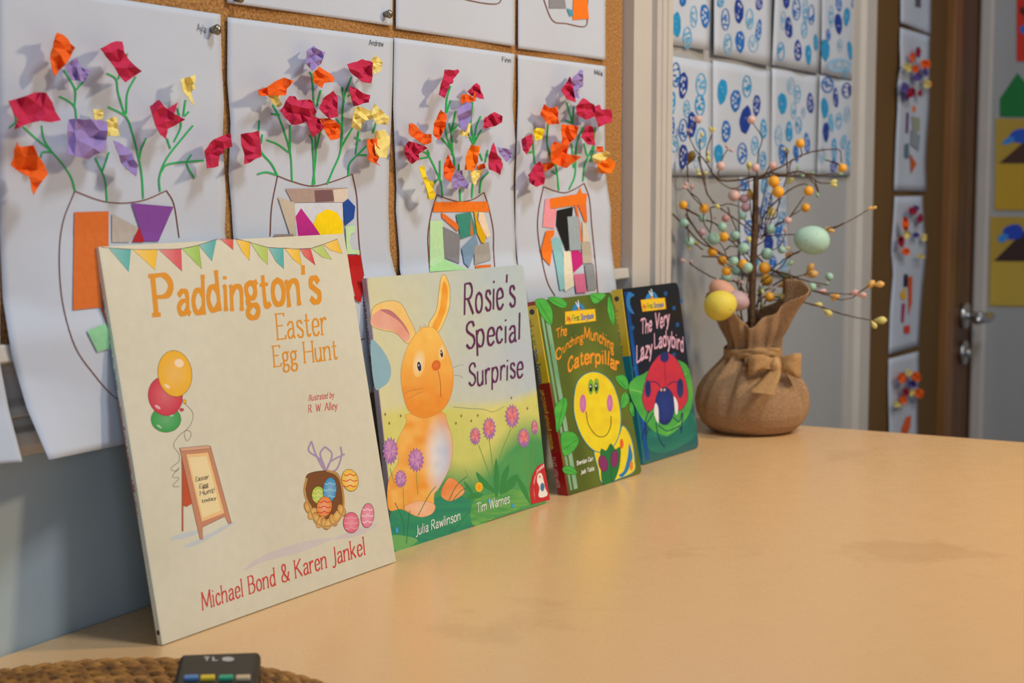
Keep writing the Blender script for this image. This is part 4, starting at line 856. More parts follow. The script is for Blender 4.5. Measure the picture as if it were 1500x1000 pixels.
c.ell(*D3.e(672, 555, 24, 30), hx('F2C81C'), 0, 10, hx('F09018')); c.ell(*D3.e(170, 818, 10, 18), hx('30A0D8')); c.ell(*D3.e(735, 640, 9, 12), hx('30A0D8')); c.ell(*D3.e(878, 670, 10, 12), hx('30A0D8'))
for q in ((565, 120), (625, 150), (665, 118), (532, 165), (870, 10), (968, 75), (125, 165), (100, 110), (195, 120)): c.ell(*D3.e(q[0], q[1], 5, 9), hx('A0704A'), 0, 6)
c.stroke(D3('515,65 620,75 700,80 760,95 830,60'), .5, hx('8A9A90'), True)
c.build('picture_print', m_print, b2.front)
c = Canvas(b2.px, base=.00045); PU = hx('622254')
c.text("Rosie's", [(680, 461), (755, 448)], 45, PU, .10, .055, slant=.0, bounce=.25, seed=3)
c.text('Special', [(683, 511), (763, 497)], 37, PU, .10, .06, bounce=.3, seed=5); c.text('Surprise', [(686, 566), (766, 551)], 33, PU, .10, .06, bounce=.3, seed=8)
c.build('title_print', m_print, b2.front)
c = Canvas(b2.px, base=.00045); WT = hx('EEF2EA')
c.text('Julia Rawlinson', [(609, 784), (674, 761)], 14, WT, .10, .07); c.build('author_print', m_print, b2.front); c = Canvas(b2.px, base=.00045); c.text('Tim Warnes', [(698, 751), (746, 736)], 14, WT, .10, .07)
c.build('author_print', m_print, b2.front)
c = Canvas(b2.px, base=.00045)
c.poly(D3('990,660 984,600 986,540 1000,475 1030,425 1068,407 1078,470 1105,632'), hx('C81E28'))
c.text('Little Tiger Press', D3('1012,636 1004,560 1016,500 1040,455 1068,430'), 5.5, hx('F4E8E0'), .13)
c.poly(D3('1030,480 1050,470 1062,500 1075,560 1090,600 1060,618 1035,610 1040,560 1026,520'), hx('F2EEE6'), True); c.ell(*D3.e(1058, 555, 13, 26), hx('3A78A0')); c.ell(*D3.e(1042, 492, 7, 9), hx('E8943C'))
c.build('publisher_badge', m_print, b2.front)
sc = b2.spine_canvas(); sc.text('Rawlinson', [(18, 1.2), (50, 1.2)], 2.2, hx('5A4A60'), .14); sc.text('• Warnes', [(54, 1.2), (82, 1.2)], 2.2, hx('5A4A60'), .14); sc.build('spine_print', m_print, b2.front)

# ------------------------------------------------------------------ book 3: board book with a caterpillar
D = Tr(760, 400, 2.943)
b3 = Book((833, 725), (940, 692), (785, 437), 'small olive green board book with a smiling yellow caterpillar face', .0105, .0006, .004, C=(896, 431), group='picture books leaning in a row on the table')
def board_body(b, front, back, foil, sp_cols):
    ct = .0016
    b.front = b.slab('front_cover', -ct, 0, m_gloss, col=front); b.slab('back_cover', -b.T, -b.T+ct, m_gloss, col=back); b.slab('page_block', -b.T+ct, -ct, m_page, du=.0012)
    y0 = 0
    for i, (frac, ch) in enumerate(sp_cols):
        y1 = y0+frac*b.h
        vs = [b.at(u, b.h-v, l) for u in (-.0012, .001) for (v, l) in ((y0, 0), (y1, 0), (y1, -b.T), (y0, -b.T))]
        mesh('spine_band', vs, [(0, 1, 2, 3), (7, 6, 5, 4), (0, 4, 5, 1), (1, 5, 6, 2), (2, 6, 7, 3), (3, 7, 4, 0)], m_gloss, b.root, cols=[hx(ch)]*8); y0 = y1
board_body(b3, hx('5A6A1C'), hx('5A6A1C'), m_foil, ((.02, 'A82018'), (.40, 'E8CC2A'), (.36, 'A02A1C'), (.22, 'A81420')))
b3.ground(lambda u, v: blend(blend(hx('4A5A12'), hx('6C7A1C'), vnoise(u*5, v*5)), hx('78882A'), max(0, 1-((u-.6)**2+(v-.5)**2)*8)*.5), m_gloss, 30, 40)
# holographic strip beside the hinge
for k, (ua, ub) in enumerate(((.028, .055), (.075, .125))):
    vs = []; fs = []; n = 14
    for j in range(n+1):
        v = b3.h*(.02+.96*j/n)
        for u in (ua, ub): vs.append(b3.at(u*b3.w, v, .0001+(.0001 if (j % 2) else 0)*(k)))
    fs = [(2*j, 2*j+1, 2*j+3, 2*j+2) for j in range(n)]
    mesh('foil_strip', vs, fs, m_foil, b3.front)
c = Canvas(b3.px, base=.00025); LG, LD = hx('46B03C'), hx('1E7A2C')
def leaf(pts, vein, a='3FA83A', b_='5CC048'):
    c = Canvas(b3.px, base=.00025); c.poly(D(pts), rb(a, b_, .2), True, 1, LD, .7); c.stroke(D(vein), .8, LD, True); c.build('leaf_print', m_gloss, b3.front)
for p, v in (('70,118 110,112 142,160 140,222 105,195 80,150', '85,125 138,215'), ('125,107 172,105 205,128 196,150 155,138', '135,110 198,145'), ('308,90 372,90 352,120 322,130', '312,94 352,118'), ('386,100 404,140 412,180 405,225 382,165', '388,110 404,215'), ('155,575 195,537 208,560 196,620 165,685 158,640', '195,545 165,675'),
             ('182,695 230,685 258,720 235,765 192,785', '250,718 190,760'), ('190,838 225,832 250,860 225,868 195,860', '195,845 245,860'), ('415,447 452,440 470,470 466,502 435,482', '420,450 464,495'), ('440,580 442,530 458,513 476,540 462,572', '455,520 445,575'), ('476,590 482,556 494,580 494,618', '483,565 492,610')): leaf(p, v)
def plate(b, tr, pts, bee, tbase, h):
    c = Canvas(b.px, base=.0003)
    x, y = bee
    c.poly(tr(f'{x-24},{y} {x-22},{y-22} {x-8},{y-36} {x+10},{y-36} {x+22},{y-22} {x+26},{y-3}'), hx('2C88C4'), True); c.ell(*tr.e(x+2, y-12, 8, 16), hx('15202C')); c.ell(*tr.e(x+2, y-12, 7, 4), hx('F0A020'))
    c.stroke(tr(f'{x},{y-18} {x-12},{y-42}'), 1.4, hx('DDE8F0')); c.stroke(tr(f'{x+3},{y-18} {x-2},{y-50}'), 1.4, hx('DDE8F0'))
    c.poly(tr(pts), hx('F4CC18'), True, 0, hx('D89A10'), .6)
    words = (('My', 'C83A3A', 0, .15), ('First', '3A8A3A', .2, .47), ('Storybook', '3060B0', .52, 1.0)); A, B = [np.array(q) for q in tr(tbase)]
    for t, ch, a, e in words: c.text(t, [tuple(A+(B-A)*a), tuple(A+(B-A)*e)], h, hx(ch), .17, bounce=.3)
    c.build('series_plate', m_gloss, b.front)
plate(b3, D, '199,172 205,166 320,155 327,160 330,200 324,206 208,220 200,214', (256, 166), '206,210 322,194', 8)
c = Canvas(b3.px, base=.0002); TO = hx('F29A1E')
c.text('The', D('163,282 207,264'), 14, TO, .13, bounce=.5, seed=2); c.text('C', D('159,374 182,366'), 16, TO, .13); c.text('runching', D('184,352 208,328 240,308 276,294'), 13.5, TO, .12, bounce=.3, seed=3); c.text('Munching', D('281,280 320,288 365,308 408,340'), 17, TO, .12, bounce=.3, seed=4)
c.text('Caterpillar', D('212,432 250,402 310,386 370,392 432,424'), 20, TO, .14, bounce=.35, seed=6)
c.build('title_print', m_gloss, b3.front)
c = Canvas(b3.px, base=.0003); YC = lambda x, y: blend(hx('F6E41C'), hx('E8B818'), vnoise(x*.12, y*.12)*.5)
for q in ('280,425 270,405', '290,425 284,395', '300,424 304,385', '310,425 322,392'): c.stroke(D(q), .8, hx('A8602A'))
for q in ('445,655 455,630', '452,660 468,638'): c.stroke(D(q), .8, hx('8A3A5A'))
c.poly(D('325,765 380,770 430,700 445,658 468,680 488,730 498,800 496,852 440,882 360,905 340,840'), YC, True, 2, hx('3A9AA8'), 1.2)
c.poly(D('452,850 468,790 474,735 486,770 488,800 470,850 445,878 430,870'), hx('2A80B8'), True); c.ell(*D.e(442, 735, 8, 22), hx('E8621C')); c.ell(*D.e(484, 830, 7, 20), hx('F0861C'))
c.poly(D('235,560 250,470 300,428 360,435 410,490 438,600 430,700 390,762 330,768 280,720 245,640'), YC, True, 3, hx('3A8A9A'), 1.4)
for x, y in ((309, 490), (333, 487)): c.ell(*D.e(x, y, 10, 32), hx('7CC03C'), ink=hx('3A6A2A'), inkw=.6); c.ell(*D.e(x, y+4, 6, 18), hx('101820')); c.ell(*D.e(x-1, y-2, 2.4, 5), (1, 1, 1))
c.ell(*D.e(275, 562, 14, 40), hx('C86AA8'), 0, 20, hx('D88AC0')); c.ell(*D.e(391, 560, 13, 37), hx('C86AA8'), 0, 20, hx('D88AC0'))
c.stroke(D('288,595 298,650 325,692 352,706 378,695 394,660 396,615'), 1.2, hx('4A3A10'), True)
c.poly(D('352,760 375,765 395,735 415,760 436,752 432,830 405,900 362,908 352,830'), hx('1F7A3A'), True, 0, hx('125028'), .6); c.stroke(D('396,745 398,900'), .8, hx('125028'))
c.ell(*D.e(362, 820, 19, 36), hx('8A2E68'), -.2, ink=hx('5A1A44')); c.ell(*D.e(411, 800, 16, 37), hx('8A2E68'), .1, ink=hx('5A1A44'))
c.build('picture_print', m_gloss, b3.front)
c = Canvas(b3.px, base=.0004); c.text('Sheridan Cain', D('248,828 319,806'), 6, WT, .15); c.build('author_print', m_gloss, b3.front); c = Canvas(b3.px, base=.0004); c.text('Jack Tickle', D('267,866 323,849'), 6, WT, .15); c.build('author_print', m_gloss, b3.front)
def board_spine(b, title):
    sc = b.spine_canvas(); sc.base = .00055; h = b.h*1000
    sc.ell(9, 5, 2.6, 2.6, hx('20242C')); x = h*.09
    for t, ch, n in (('My', 'B07A20', 7), ('First', '8A9A30', 14), ('Storybook', '3A6A90', 32)): sc.text(t, [(x, 3.0), (x+n, 3.0)], 5.0, hx(ch), .14, bounce=.4); x += n+2.5
    # text drawn with its feet to the left: y axis of the spine print points out of the wall
    sc.text(title, [(h*.45, 3.4), (h*.76, 3.4)], 3.8, hx('F0C040'), .14); sc.text('LITTLE TIGER PRESS'.replace('G', 'G'), [(h*.80, 3.6), (h*.955, 3.6)], 3.0, hx('E8C0C0'), .13)
    sc.build('spine_print', m_gloss, b.root)
board_spine(b3, 'The Crunching Munching Caterpillar')

# ------------------------------------------------------------------ book 4: board book with a ladybird
b4 = Book((944, 680), (1024, 655), (911, 420), 'small dark blue board book with a red ladybird, behind the green one', .0115, .0006, .007, C=(993, 416), group='picture books leaning in a row on the table')
board_body(b4, hx('0E1A2C'), hx('0E1A2C'), m_foilb, ((.38, 'E0C42A'), (.62, '1E8A9A')))
def bg4(u, v):
    n = vnoise(u*4, v*5)*.3
    if v > .42: return blend(hx('0A1226'), hx('0C0F14'), (v-.42)*2+n)
    return blend(hx('0E6A62'), hx('12506A'), (v*2)+n)
b4.ground(bg4, m_gloss, 30, 40)
vs = []; n = 14
for j in range(n+1):
    for u in (.03, .09): vs.append(b4.at(u*b4.w, b4.h*(.02+.96*j/n), .0001+(.0001 if j % 2 else 0)))
mesh('foil_strip', vs, [(2*j, 2*j+1, 2*j+3, 2*j+2) for j in range(n)], m_foilb, b4.front)
c = Canvas(b4.px, base=.0002)
c.poly(D('475,80 498,95 482,105 478,125 484,150 497,176 480,168 466,145 463,115 467,92'), hx('2A78C0'), True)
for x, y in ((632, 88), (668, 150), (490, 235), (497, 410), (683, 222), (668, 352), (700, 120)):
    X, Y = D(x, y); pts = [(X+r*math.cos(a)/2.9, Y+r*1.3*math.sin(a)/2.9) for k in range(10) for a in (k*math.pi/5-1.57,) for r in ((12 if k % 2 == 0 else 5),)]; c.poly(pts, hx('1C5A98'))
c.poly(D('472,500 500,450 540,432 620,375 700,380 738,430 748,560 705,650 640,702 590,690 520,610'), rb('5ABF48', '3FA046', .1), True, 2); c.poly(D('560,680 640,702 700,660 748,600 760,700 640,770 560,760'), rb('0F6A5E', '1F8A70', .1), True, 1)
for q in ('480,500 540,520 560,560', '560,440 540,470', '720,430 700,460', '700,640 640,690'): c.stroke(D(q), 1.2, hx('8AD86A'), True)
c.poly(D('533,520 560,415 605,352 640,345 672,362 705,420 728,510 720,562 690,592 655,560 600,560 560,600 536,565'), rb('D8303C', 'C02848', .12), True, 2, hx('1E2A50'), 1)
for a in ((627, 362, 19, 23), (556, 498, 13, 38), (695, 495, 15, 42)): c.ell(*D.e(*a), hx('1C2A6C'))
c.stroke(D('628,372 632,485'), .9, hx('7A1428'))
c.ell(*D.e(628, 572, 42, 82), hx('1A2E78'), 0, 26, hx('203A8C'), hx('0C1638'), .7)
c.poly(D('588,560 600,580 602,640 594,638 582,600'), hx('F0EEF0'), True); c.poly(D('668,530 684,560 684,600 676,608 670,570'), hx('F0EEF0'), True)
for q in ('610,490 590,470 565,470 552,500', '640,485 660,470 690,472 705,500', '580,600 545,660 530,720', '590,640 600,700 622,745 630,740', '560,590 545,640 550,700', '600,655 640,680 690,660 700,690', '665,620 690,640 705,600 700,680'): c.stroke(D(q), 1.5, hx('142458'), True)
c.ell(*D.e(613, 503, 4, 6), hx('E8C0A0')); c.ell(*D.e(627, 502, 4, 6), hx('E8C0A0')); c.stroke(D('610,632 628,645 648,630'), .8, hx('0C1638'), True)
c.build('picture_print', m_gloss, b4.front)
plate(b4, D, '526,122 533,115 622,107 628,112 632,148 627,154 540,164 532,158', (572, 118), '534,155 624,144', 7)
c = Canvas(b4.px, base=.0004); PK = hx('E4B4CC')
c.text('The', D('526,264 572,248'), 21, PK, .13, bounce=.4, seed=12); c.text('Very', D('586,238 612,234 648,222'), 22, PK, .13, bounce=.4, seed=3); c.text('Lazy', D('508,386 540,368 575,352'), 24, PK, .13, bounce=.4, seed=5); c.text('Ladybird', D('584,325 630,314 670,320 710,342'), 22, PK, .12, bounce=.3, seed=6)
c.build('title_print', m_gloss, b4.front); board_spine(b4, 'The Very Lazy Ladybird')

# ================================================================== EASTER TWIG TREE
m_burlap = weave('burlap', 'DDB488', '523820', 1.0); m_ribbon = weave('burlap_ribbon', 'E8BC84', '8A6034', 1.0)
for n_ in list(m_burlap.node_tree.nodes)+list(m_ribbon.node_tree.nodes):
    if n_.type == 'TEX_WAVE': n_.inputs['Scale'].default_value = 21
    if n_.type == 'TEX_NOISE': n_.inputs['Scale'].default_value = 45
DT = 1.835; BC = on_plane(1101, 632, EYE+FWD*DT, FWD); BC[2] = TZ
TD = float((np.array([BC[0], BC[1], TZ+.1])-EYE)@FWD)
tree = thing('twig_tree', BC, 'small Easter twig tree with pastel berries and eggs in a tied burlap bag', 'decoration')
# bag: lathe with gathers
prof = [(0, .040), (.002, .047), (.010, .056), (.022, .0615), (.035, .0625), (.048, .060), (.060, .0535), (.070, .045), (.078, .037), (.084, .032), (.089, .0285), (.094, .0270), (.099, .0278), (.106, .031), (.115, .035), (.125, .038), (.135, .041), (.145, .045), (.155, .049)]
zs = [p[0] for p in prof]; rs_ = [p[1] for p in prof]
def bag_r(zz, th):
    r = float(np.interp(zz, zs, rs_)); up = max(0, (zz-.09)/.065); dn = max(0, min(1, (zz-.012)/.07)) if zz < .09 else 1
    f = .025*dn*math.cos(7*th+1.2)+.015*dn*math.sin(13*th+zz*40)+up*(.22*math.cos(4*th+.5)+.09*math.cos(7*th))
    for t0, am, wd_ in ((2.45, .11, .12), (3.05, .08, .09), (4.62, .12, .13), (5.3, .08, .1), (.2, .1, .12), (1.1, .1, .12), (1.8, .08, .1)):
        dth = (th-t0+math.pi) % (2*math.pi)-math.pi-(zz-.05)*2.5*(1 if t0 < 3.6 else -1); f -= 2.1*am*dn*math.exp(-(dth/wd_)**2); f += am*.8*dn*math.exp(-((dth-wd_*1.8)/wd_)**2)
    f += .03*dn*math.exp(-((th-4.1)/.05)**2)
    return r*(1+f)
vs = []; nu, nv = 176, 44; uvs = []
for j in range(nv+1):
    v = j/nv
    for i in range(nu):
        th = 2*math.pi*i/nu; top = .143+.010*math.cos(th-5.22)+.021*math.cos(2*(th-5.22))+.004*math.sin(7*th)
        zz = v*top if v > .62 else min(v*.14, .094) if v < .62 else .0868+(v-.62)/.38*(top-.0868)
        r = bag_r(zz, th); vs.append(BC+(r*math.cos(th), r*math.sin(th), zz)); uvs.append((i/nu*3, zz*8))
vs.append(BC+(0, 0, .0002)); uvs.append((0, 0))
fs = [(j*nu+i, j*nu+(i+1) % nu, (j+1)*nu+(i+1) % nu, (j+1)*nu+i) for j in range(nv) for i in range(nu)]+[(len(vs)-1, (i+1) % nu, i) for i in range(nu)]
def uvmesh(name, vs, fs, uvs, m, parent, thick=.0012):
    me = bpy.data.meshes.new(name); me.from_pydata([tuple(map(float, v)) for v in vs], [], fs)
    ul = me.uv_layers.new(name='UVMap')
    for p in me.polygons:
        us = [uvs[me.loops[li].vertex_index] for li in p.loop_indices]; mx = max(u[0] for u in us)
        for li, u in zip(p.loop_indices, us): ul.data[li].uv = (u[0]+3 if mx-u[0] > 1.5 else u[0], u[1])
    o = link(name, me, m, parent, True); md = o.modifiers.new('t', 'SOLIDIFY'); md.thickness = thick; md.offset = -1; return o
uvmesh('burlap_bag', vs, fs, uvs, m_burlap, tree)
# burlap bow: band round the neck, two loops, a tail, a knot
def strip(name, path, widths, thick=.001, closed=False, updir=(0, 0, 1)):
    P = catmull(path, 8, closed); n = len(P); Wd = np.interp(np.linspace(0, 1, n), np.linspace(0, 1, len(widths)), widths); vs = []; uv_ = []; L_ = 0
    for i, p in enumerate(P):
        if i: L_ += np.linalg.norm(p-P[i-1])
        t = P[(i+1) % n if closed else min(i+1, n-1)]-P[i-1 if (closed or i) else 0]; u = np.array(updir, float); t = t/(np.linalg.norm(t)+1e-9); w = u-t*(u@t)*.8; w /= np.linalg.norm(w)
        for k in range(5): a = (k/4-.5); vs.append(p+w*Wd[i]*a+FWD*(.0015*math.cos(a*9+i*.4))); uv_.append((a*Wd[i]*10, L_*8))
    fs = [(i*5+k, i*5+k+1, ((i+1) % n)*5+k+1, ((i+1) % n)*5+k) for i in range(n if closed else n-1) for k in range(4)]
    return uvmesh(name, vs, fs, uv_, m_ribbon, tree, thick)
band = [BC+(.0315*math.cos(t), .0315*math.sin(t), .089+.002*math.sin(t*2)) for t in np.linspace(0, 2*math.pi, 15)[:-1]]
strip('ribbon_band', band, [.010]*3, closed=True)
def tp(px, py, dz): return at_depth(px, py, TD+dz)
K = (1137, 535)
strip('bow_loop', [tp(1137, 533, -.044), tp(1122, 531, -.054), tp(1106, 533, -.057), tp(1096, 536, -.050), tp(1100, 537, -.042), tp(1120, 536, -.037), tp(1136, 536, -.037)], [.009, .015, .019, .021, .019, .012, .009])
strip('bow_loop', [tp(1139, 535, -.044), tp(1150, 533, -.052), tp(1164, 533, -.054), tp(1172, 536, -.046), tp(1166, 537, -.037), tp(1152, 537, -.034), tp(1139, 537, -.036)], [.009, .017, .024, .027, .024, .013, .009])
strip('ribbon_tail', [tp(1138, 538, -.044), tp(1131, 552, -.058), tp(1121, 567, -.068), tp(1115, 577, -.073)], [.010, .018, .023, .027], updir=RGT*1.0+UPV*.35)
gk = Geo(); gk.ball(tp(1137, 536, -.045), .0085, .0075, .0105, 14, 10); kn = gk.build('bow_knot', mat('burlap_plain', 'D0A470', .9, .5, 300, .8, 500, col2='9A7042'), tree, True)

# twigs
m_twig = mat('twig_bark', '5C4024', .8, .5, 150, .7, 300, col2='33200F')
T1, T2, T3, T5 = Tr(1040, 150, 5), Tr(980, 220, 3.846), Tr(1090, 330, 6.25), Tr(970, 150, 2.856)
BR = []   # polylines with depth, to hang the berries on
rt = random.Random(5)
def twig(pts, w0=2.8, w1=1.6, d1=None, d0=0.0, name='twig'):
    d1 = rt.uniform(-.045, .045) if d1 is None else d1; P2 = catmull([np.array(p, float) for p in pts], 6); n = len(P2)
    P2 = [p+np.array([rt.uniform(-.35, .35), rt.uniform(-.35, .35)]) for p in P2]
    ds = [d0+(d1-d0)*(i/(n-1)) for i in range(n)]; pts3 = [tp(p[0], p[1], d) for p, d in zip(P2, ds)]
    gg = Geo(); gg.tube(pts3, [(w0+(w1-w0)*i/(n-1))/2*TD/F*rt.uniform(.9, 1.12) for i in range(n)], 6)
    o = gg.build(name, m_twig, tree, True); BR.append((P2, ds)); return o
gg = Geo()
for k in range(9):     # bound bundle of stems inside the bag, seven of them making the trunk higher up
    a = k*2.4; r = .0024*(1 if k else 0); top = (1107+rt.uniform(-1.5, 1.5), 258+k*9 if k > 3 else 258)
    b0 = BC+(.010*math.cos(a), .010*math.sin(a), .06); q = tp(1101+3*math.cos(a), 460, .004*math.sin(a)); t_ = tp(top[0]+2.0*math.cos(a), top[1], .0025*math.sin(a)); mid = tp(1104+2.6*math.cos(a), 370, .003*math.sin(a))
    gg.tube(catmull([b0, q, mid, t_], 6), [.0024]*19 if False else .0021, 6)
gg.build('trunk', m_twig, tree, True)
for p, w in (('420,1000 400,860 405,760 415,700 400,640', 3), ('450,1000 445,860 440,760 450,700', 3), ('480,1000 500,860 530,760 560,700', 3), ('430,1010 380,900 395,800 380,745', 2.6), ('470,1010 520,900 560,820 600,780', 2.6), ('500,960 520,860 510,760', 2.4)): twig(T2(p), w, 2)
TW = [  # (transform, points)
 (T1, '325,545 200,570 80,568 20,520 0,480 -60,400 -108,345 -165,225'), (T1, '300,640 235,642 150,630 60,570 0,500'), (T1, '330,560 260,590 200,625 150,630'),
 (T1, '340,550 440,510 560,450 700,375 860,345 950,350 962,440'), (T1, '345,560 460,540 600,538 700,522 800,530 940,520'), (T1, '440,512 540,530 640,505 720,530 800,585 890,592'), (T1, '700,525 760,590 788,650'),
 (T1, '375,930 400,820 520,690 620,620 690,597 718,610'), (T1, '395,960 440,880 500,760 520,700'), (T1, '400,850 480,845 500,760 510,700'), (T1, '400,970 480,900 560,860 588,835 640,760 690,690'), (T1, '588,832 630,808 668,785'),
 (T1, '342,545 348,440 358,360 380,260 320,160'), (T1, '360,560 400,530 440,470 470,560 490,640'), (T1, '540,620 560,560 568,480 560,370'), (T1, '565,400 545,350'), (T1, '565,400 578,350'), (T1, '665,400 672,370 665,330'), (T1, '60,530 65,500 78,480'), (T1, '80,440 105,380 130,345'), (T1, '960,500 940,450 900,440 855,420'),
 (T1, '325,1000 300,800 285,640 286,510'), (T1, '350,980 380,760 410,600 430,520'), (T1, '400,900 440,720 470,620 520,560'), (T1, '380,1000 430,850 455,780'),
 (T3, '110,270 200,370 300,430 420,500 600,590 780,640 880,680 1000,662'), (T3, '1000,655 1060,610 1150,550'), (T3, '600,590 680,605 760,618 900,628 1000,632'), (T3, '120,640 250,560 330,510 380,490 550,450 612,395'), (T3, '550,450 600,438 640,436'), (T3, '200,400 330,430 450,465 560,505 680,530 765,545'),
 (T3, '180,655 300,655 480,690 680,740 860,800 1010,840 1165,868'), (T3, '1165,868 1200,905'), (T3, '160,440 260,390 330,340 430,270 530,225'), (T3, '150,520 260,440 350,370 400,300 520,235'), (T3, '100,300 200,235 300,210 350,150 380,60'), (T3, '160,100 260,92 360,85 470,85'), (T3, '120,180 170,150 200,110'),
 (T3, '760,30 860,5 905,-20'), (T1, '905,925 1040,855 1160,785'), (T3, '420,500 480,480 520,540'), (T3, '180,650 120,720 90,790'), (T3, '470,660 560,660 605,625 600,590'), (T3, '240,690 330,670 420,600'), (T3, '700,560 660,555 620,600'), (T3, '765,545 780,500'), 
 (T2, '10,345 60,400 110,450 180,520 260,560 330,600 400,640 450,700'), (T2, '90,330 150,360 200,390 270,420 340,500 400,560 450,640'), (T2, '95,360 140,430 200,510 280,580 340,620 430,690'), (T2, '100,215 150,280 200,325'), (T2, '115,235 160,270 190,320'), (T2, '165,35 190,130 215,240 270,310 350,370 430,430 480,470 520,500'),
 (T2, '230,325 300,310 340,302 400,320'), (T2, '115,635 180,680 260,720 380,745 430,800'), (T2, '185,597 270,600 350,600 450,580'), (T2, '230,330 240,400 230,460'), (T2, '330,320 350,380 380,450 400,560 460,640'), (T2, '415,380 470,440 520,490'), (T2, '200,330 195,400 235,470 300,540 330,620'), (T2, '300,440 330,500 400,520 450,560'),
 (T2, '100,330 110,480 115,510'), (T2, '190,560 150,530 115,520'), (T2, '320,560 350,540 420,560 460,610'), (T2, '360,730 400,760 440,860'), (T2, '480,890 470,800 450,700'), (T2, '300,620 360,660 430,700 460,760'), (T2, '240,570 300,640 330,680'),
 (T5, '105,255 108,330 104,350'), (T5, '210,130 185,200 190,265'), (T5, '157,150 158,220 165,290 185,370 215,425'), (T5, '145,80 110,115 105,128'), (T5, '540,240 525,300 520,190'), (T5, '570,270 555,300'), (T5, '690,240 740,262'), (T5, '640,330 655,375')]
for tr, p in TW: twig(tr(p), 3.1 if len(p) > 40 else 2.0, 1.5)
def near(px, py):
    best = (1e9, 0)
    for P2, ds in BR:
        for p, d in zip(P2, ds):
            q = (p[0]-px)**2+(p[1]-py)**2
            if q < best[0]: best = (q, d)
    return best
BCOL = {'p': 'E2B8B0', 'o': 'F4AE2A', 'm': 'A4CDB8', 'd': 'B88884', 'k': 'CBA0A0'}
BMAT = {k: mat('berry_'+n, v, .55, .15, 300, .15, 400) for k, v, n in (('p', BCOL['p'], 'pink'), ('o', BCOL['o'], 'orange'), ('m', BCOL['m'], 'mint'), ('d', BCOL['d'], 'dusky_pink'), ('k', BCOL['k'], 'mauve'))}
LBL = {'p': 'pale pink berry', 'o': 'orange berry', 'm': 'pale mint berry', 'd': 'dusky pink berry', 'k': 'mauve berry'}
PR = {}
def berry(x, y, r, k, off=None):
    q, d = near(x, y); d = d if off is None else off; dd = d-.002
    c = tp(x, y, dd); R_ = r*(TD+dd)/F
    if k not in PR:
        gg = Geo(); gg.ball((0, 0, 0), 1, nu=18, nv=12); me = bpy.data.meshes.new('berry'); me.from_pydata(gg.v, [], gg.f); me.materials.append(BMAT[k])
        for p in me.polygons: p.use_smooth = True
        PR[k] = me
    o = bpy.data.objects.new('berry', PR[k]); COL.objects.link(o); o.parent = tree; o.location = Vector(c)-tree.location; o.scale = (R_, R_, R_); o['label'] = LBL[k]
    if q > (r*.9)**2:   # short stalk to the nearest twig
        b = min(((p[0]-x)**2+(p[1]-y)**2, i, j) for i, (P2, ds) in enumerate(BR) for j, p in enumerate(P2)); P2, ds = BR[b[1]]; a = P2[b[2]]
        g2 = Geo(); g2.tube([tp(a[0], a[1], ds[b[2]]), c], .0006, 5); g2.build('stalk', m_twig, tree)
for k, x, y, r in (('o', 970, 480, 32), ('o', 722, 648, 37), ('o', 700, 770, 33), ('p', 303, 127, 31), ('p', 333, 478, 32), ('p', 460, 460, 31), ('o', 468, 580, 43), ('o', 500, 655, 43), ('o', 660, 300, 34), ('p', 78, 465, 33), ('p', 175, 682, 43), ('k', 260, 768, 36), ('p', 570, 862, 28), ('k', 250, 705, 34)):
    X, Y = T1(x, y); berry(X, Y, r/5, k)
for k, x, y, r in (('o', 80, 309, 25), ('o', 198, 327, 28), ('m', 187, 384, 21), ('m', 85, 411, 25), ('d', 318, 383, 22), ('m', 415, 368, 24), ('m', 300, 433, 26), ('m', 251, 498, 36), ('o', 308, 489, 28), ('m', 373, 480, 29), ('k', 185, 462, 20), ('m', 115, 517, 28), ('o', 245, 571, 29), ('m', 420, 552, 32), ('o', 300, 622, 27),
                   ('m', 365, 625, 27), ('m', 442, 660, 30), ('o', 418, 640, 26), ('o', 325, 679, 28), ('m', 322, 715, 30), ('m', 376, 680, 24)):
    X, Y = T2(x, y); berry(X, Y, r/3.846, k)
for k, x, y, r in (('o', 188, 390, 56), ('o', 207, 500, 56), ('o', 235, 655, 47), ('m', 208, 262, 55), ('m', 247, 35, 44), ('m', 780, 470, 37), ('m', 622, 560, 38), ('m', 345, 225, 34)):
    X, Y = T3(x, y); berry(X, Y, r/6.25, k)
X, Y = T5(150, 70); berry(X, Y, 6.2, 'p')
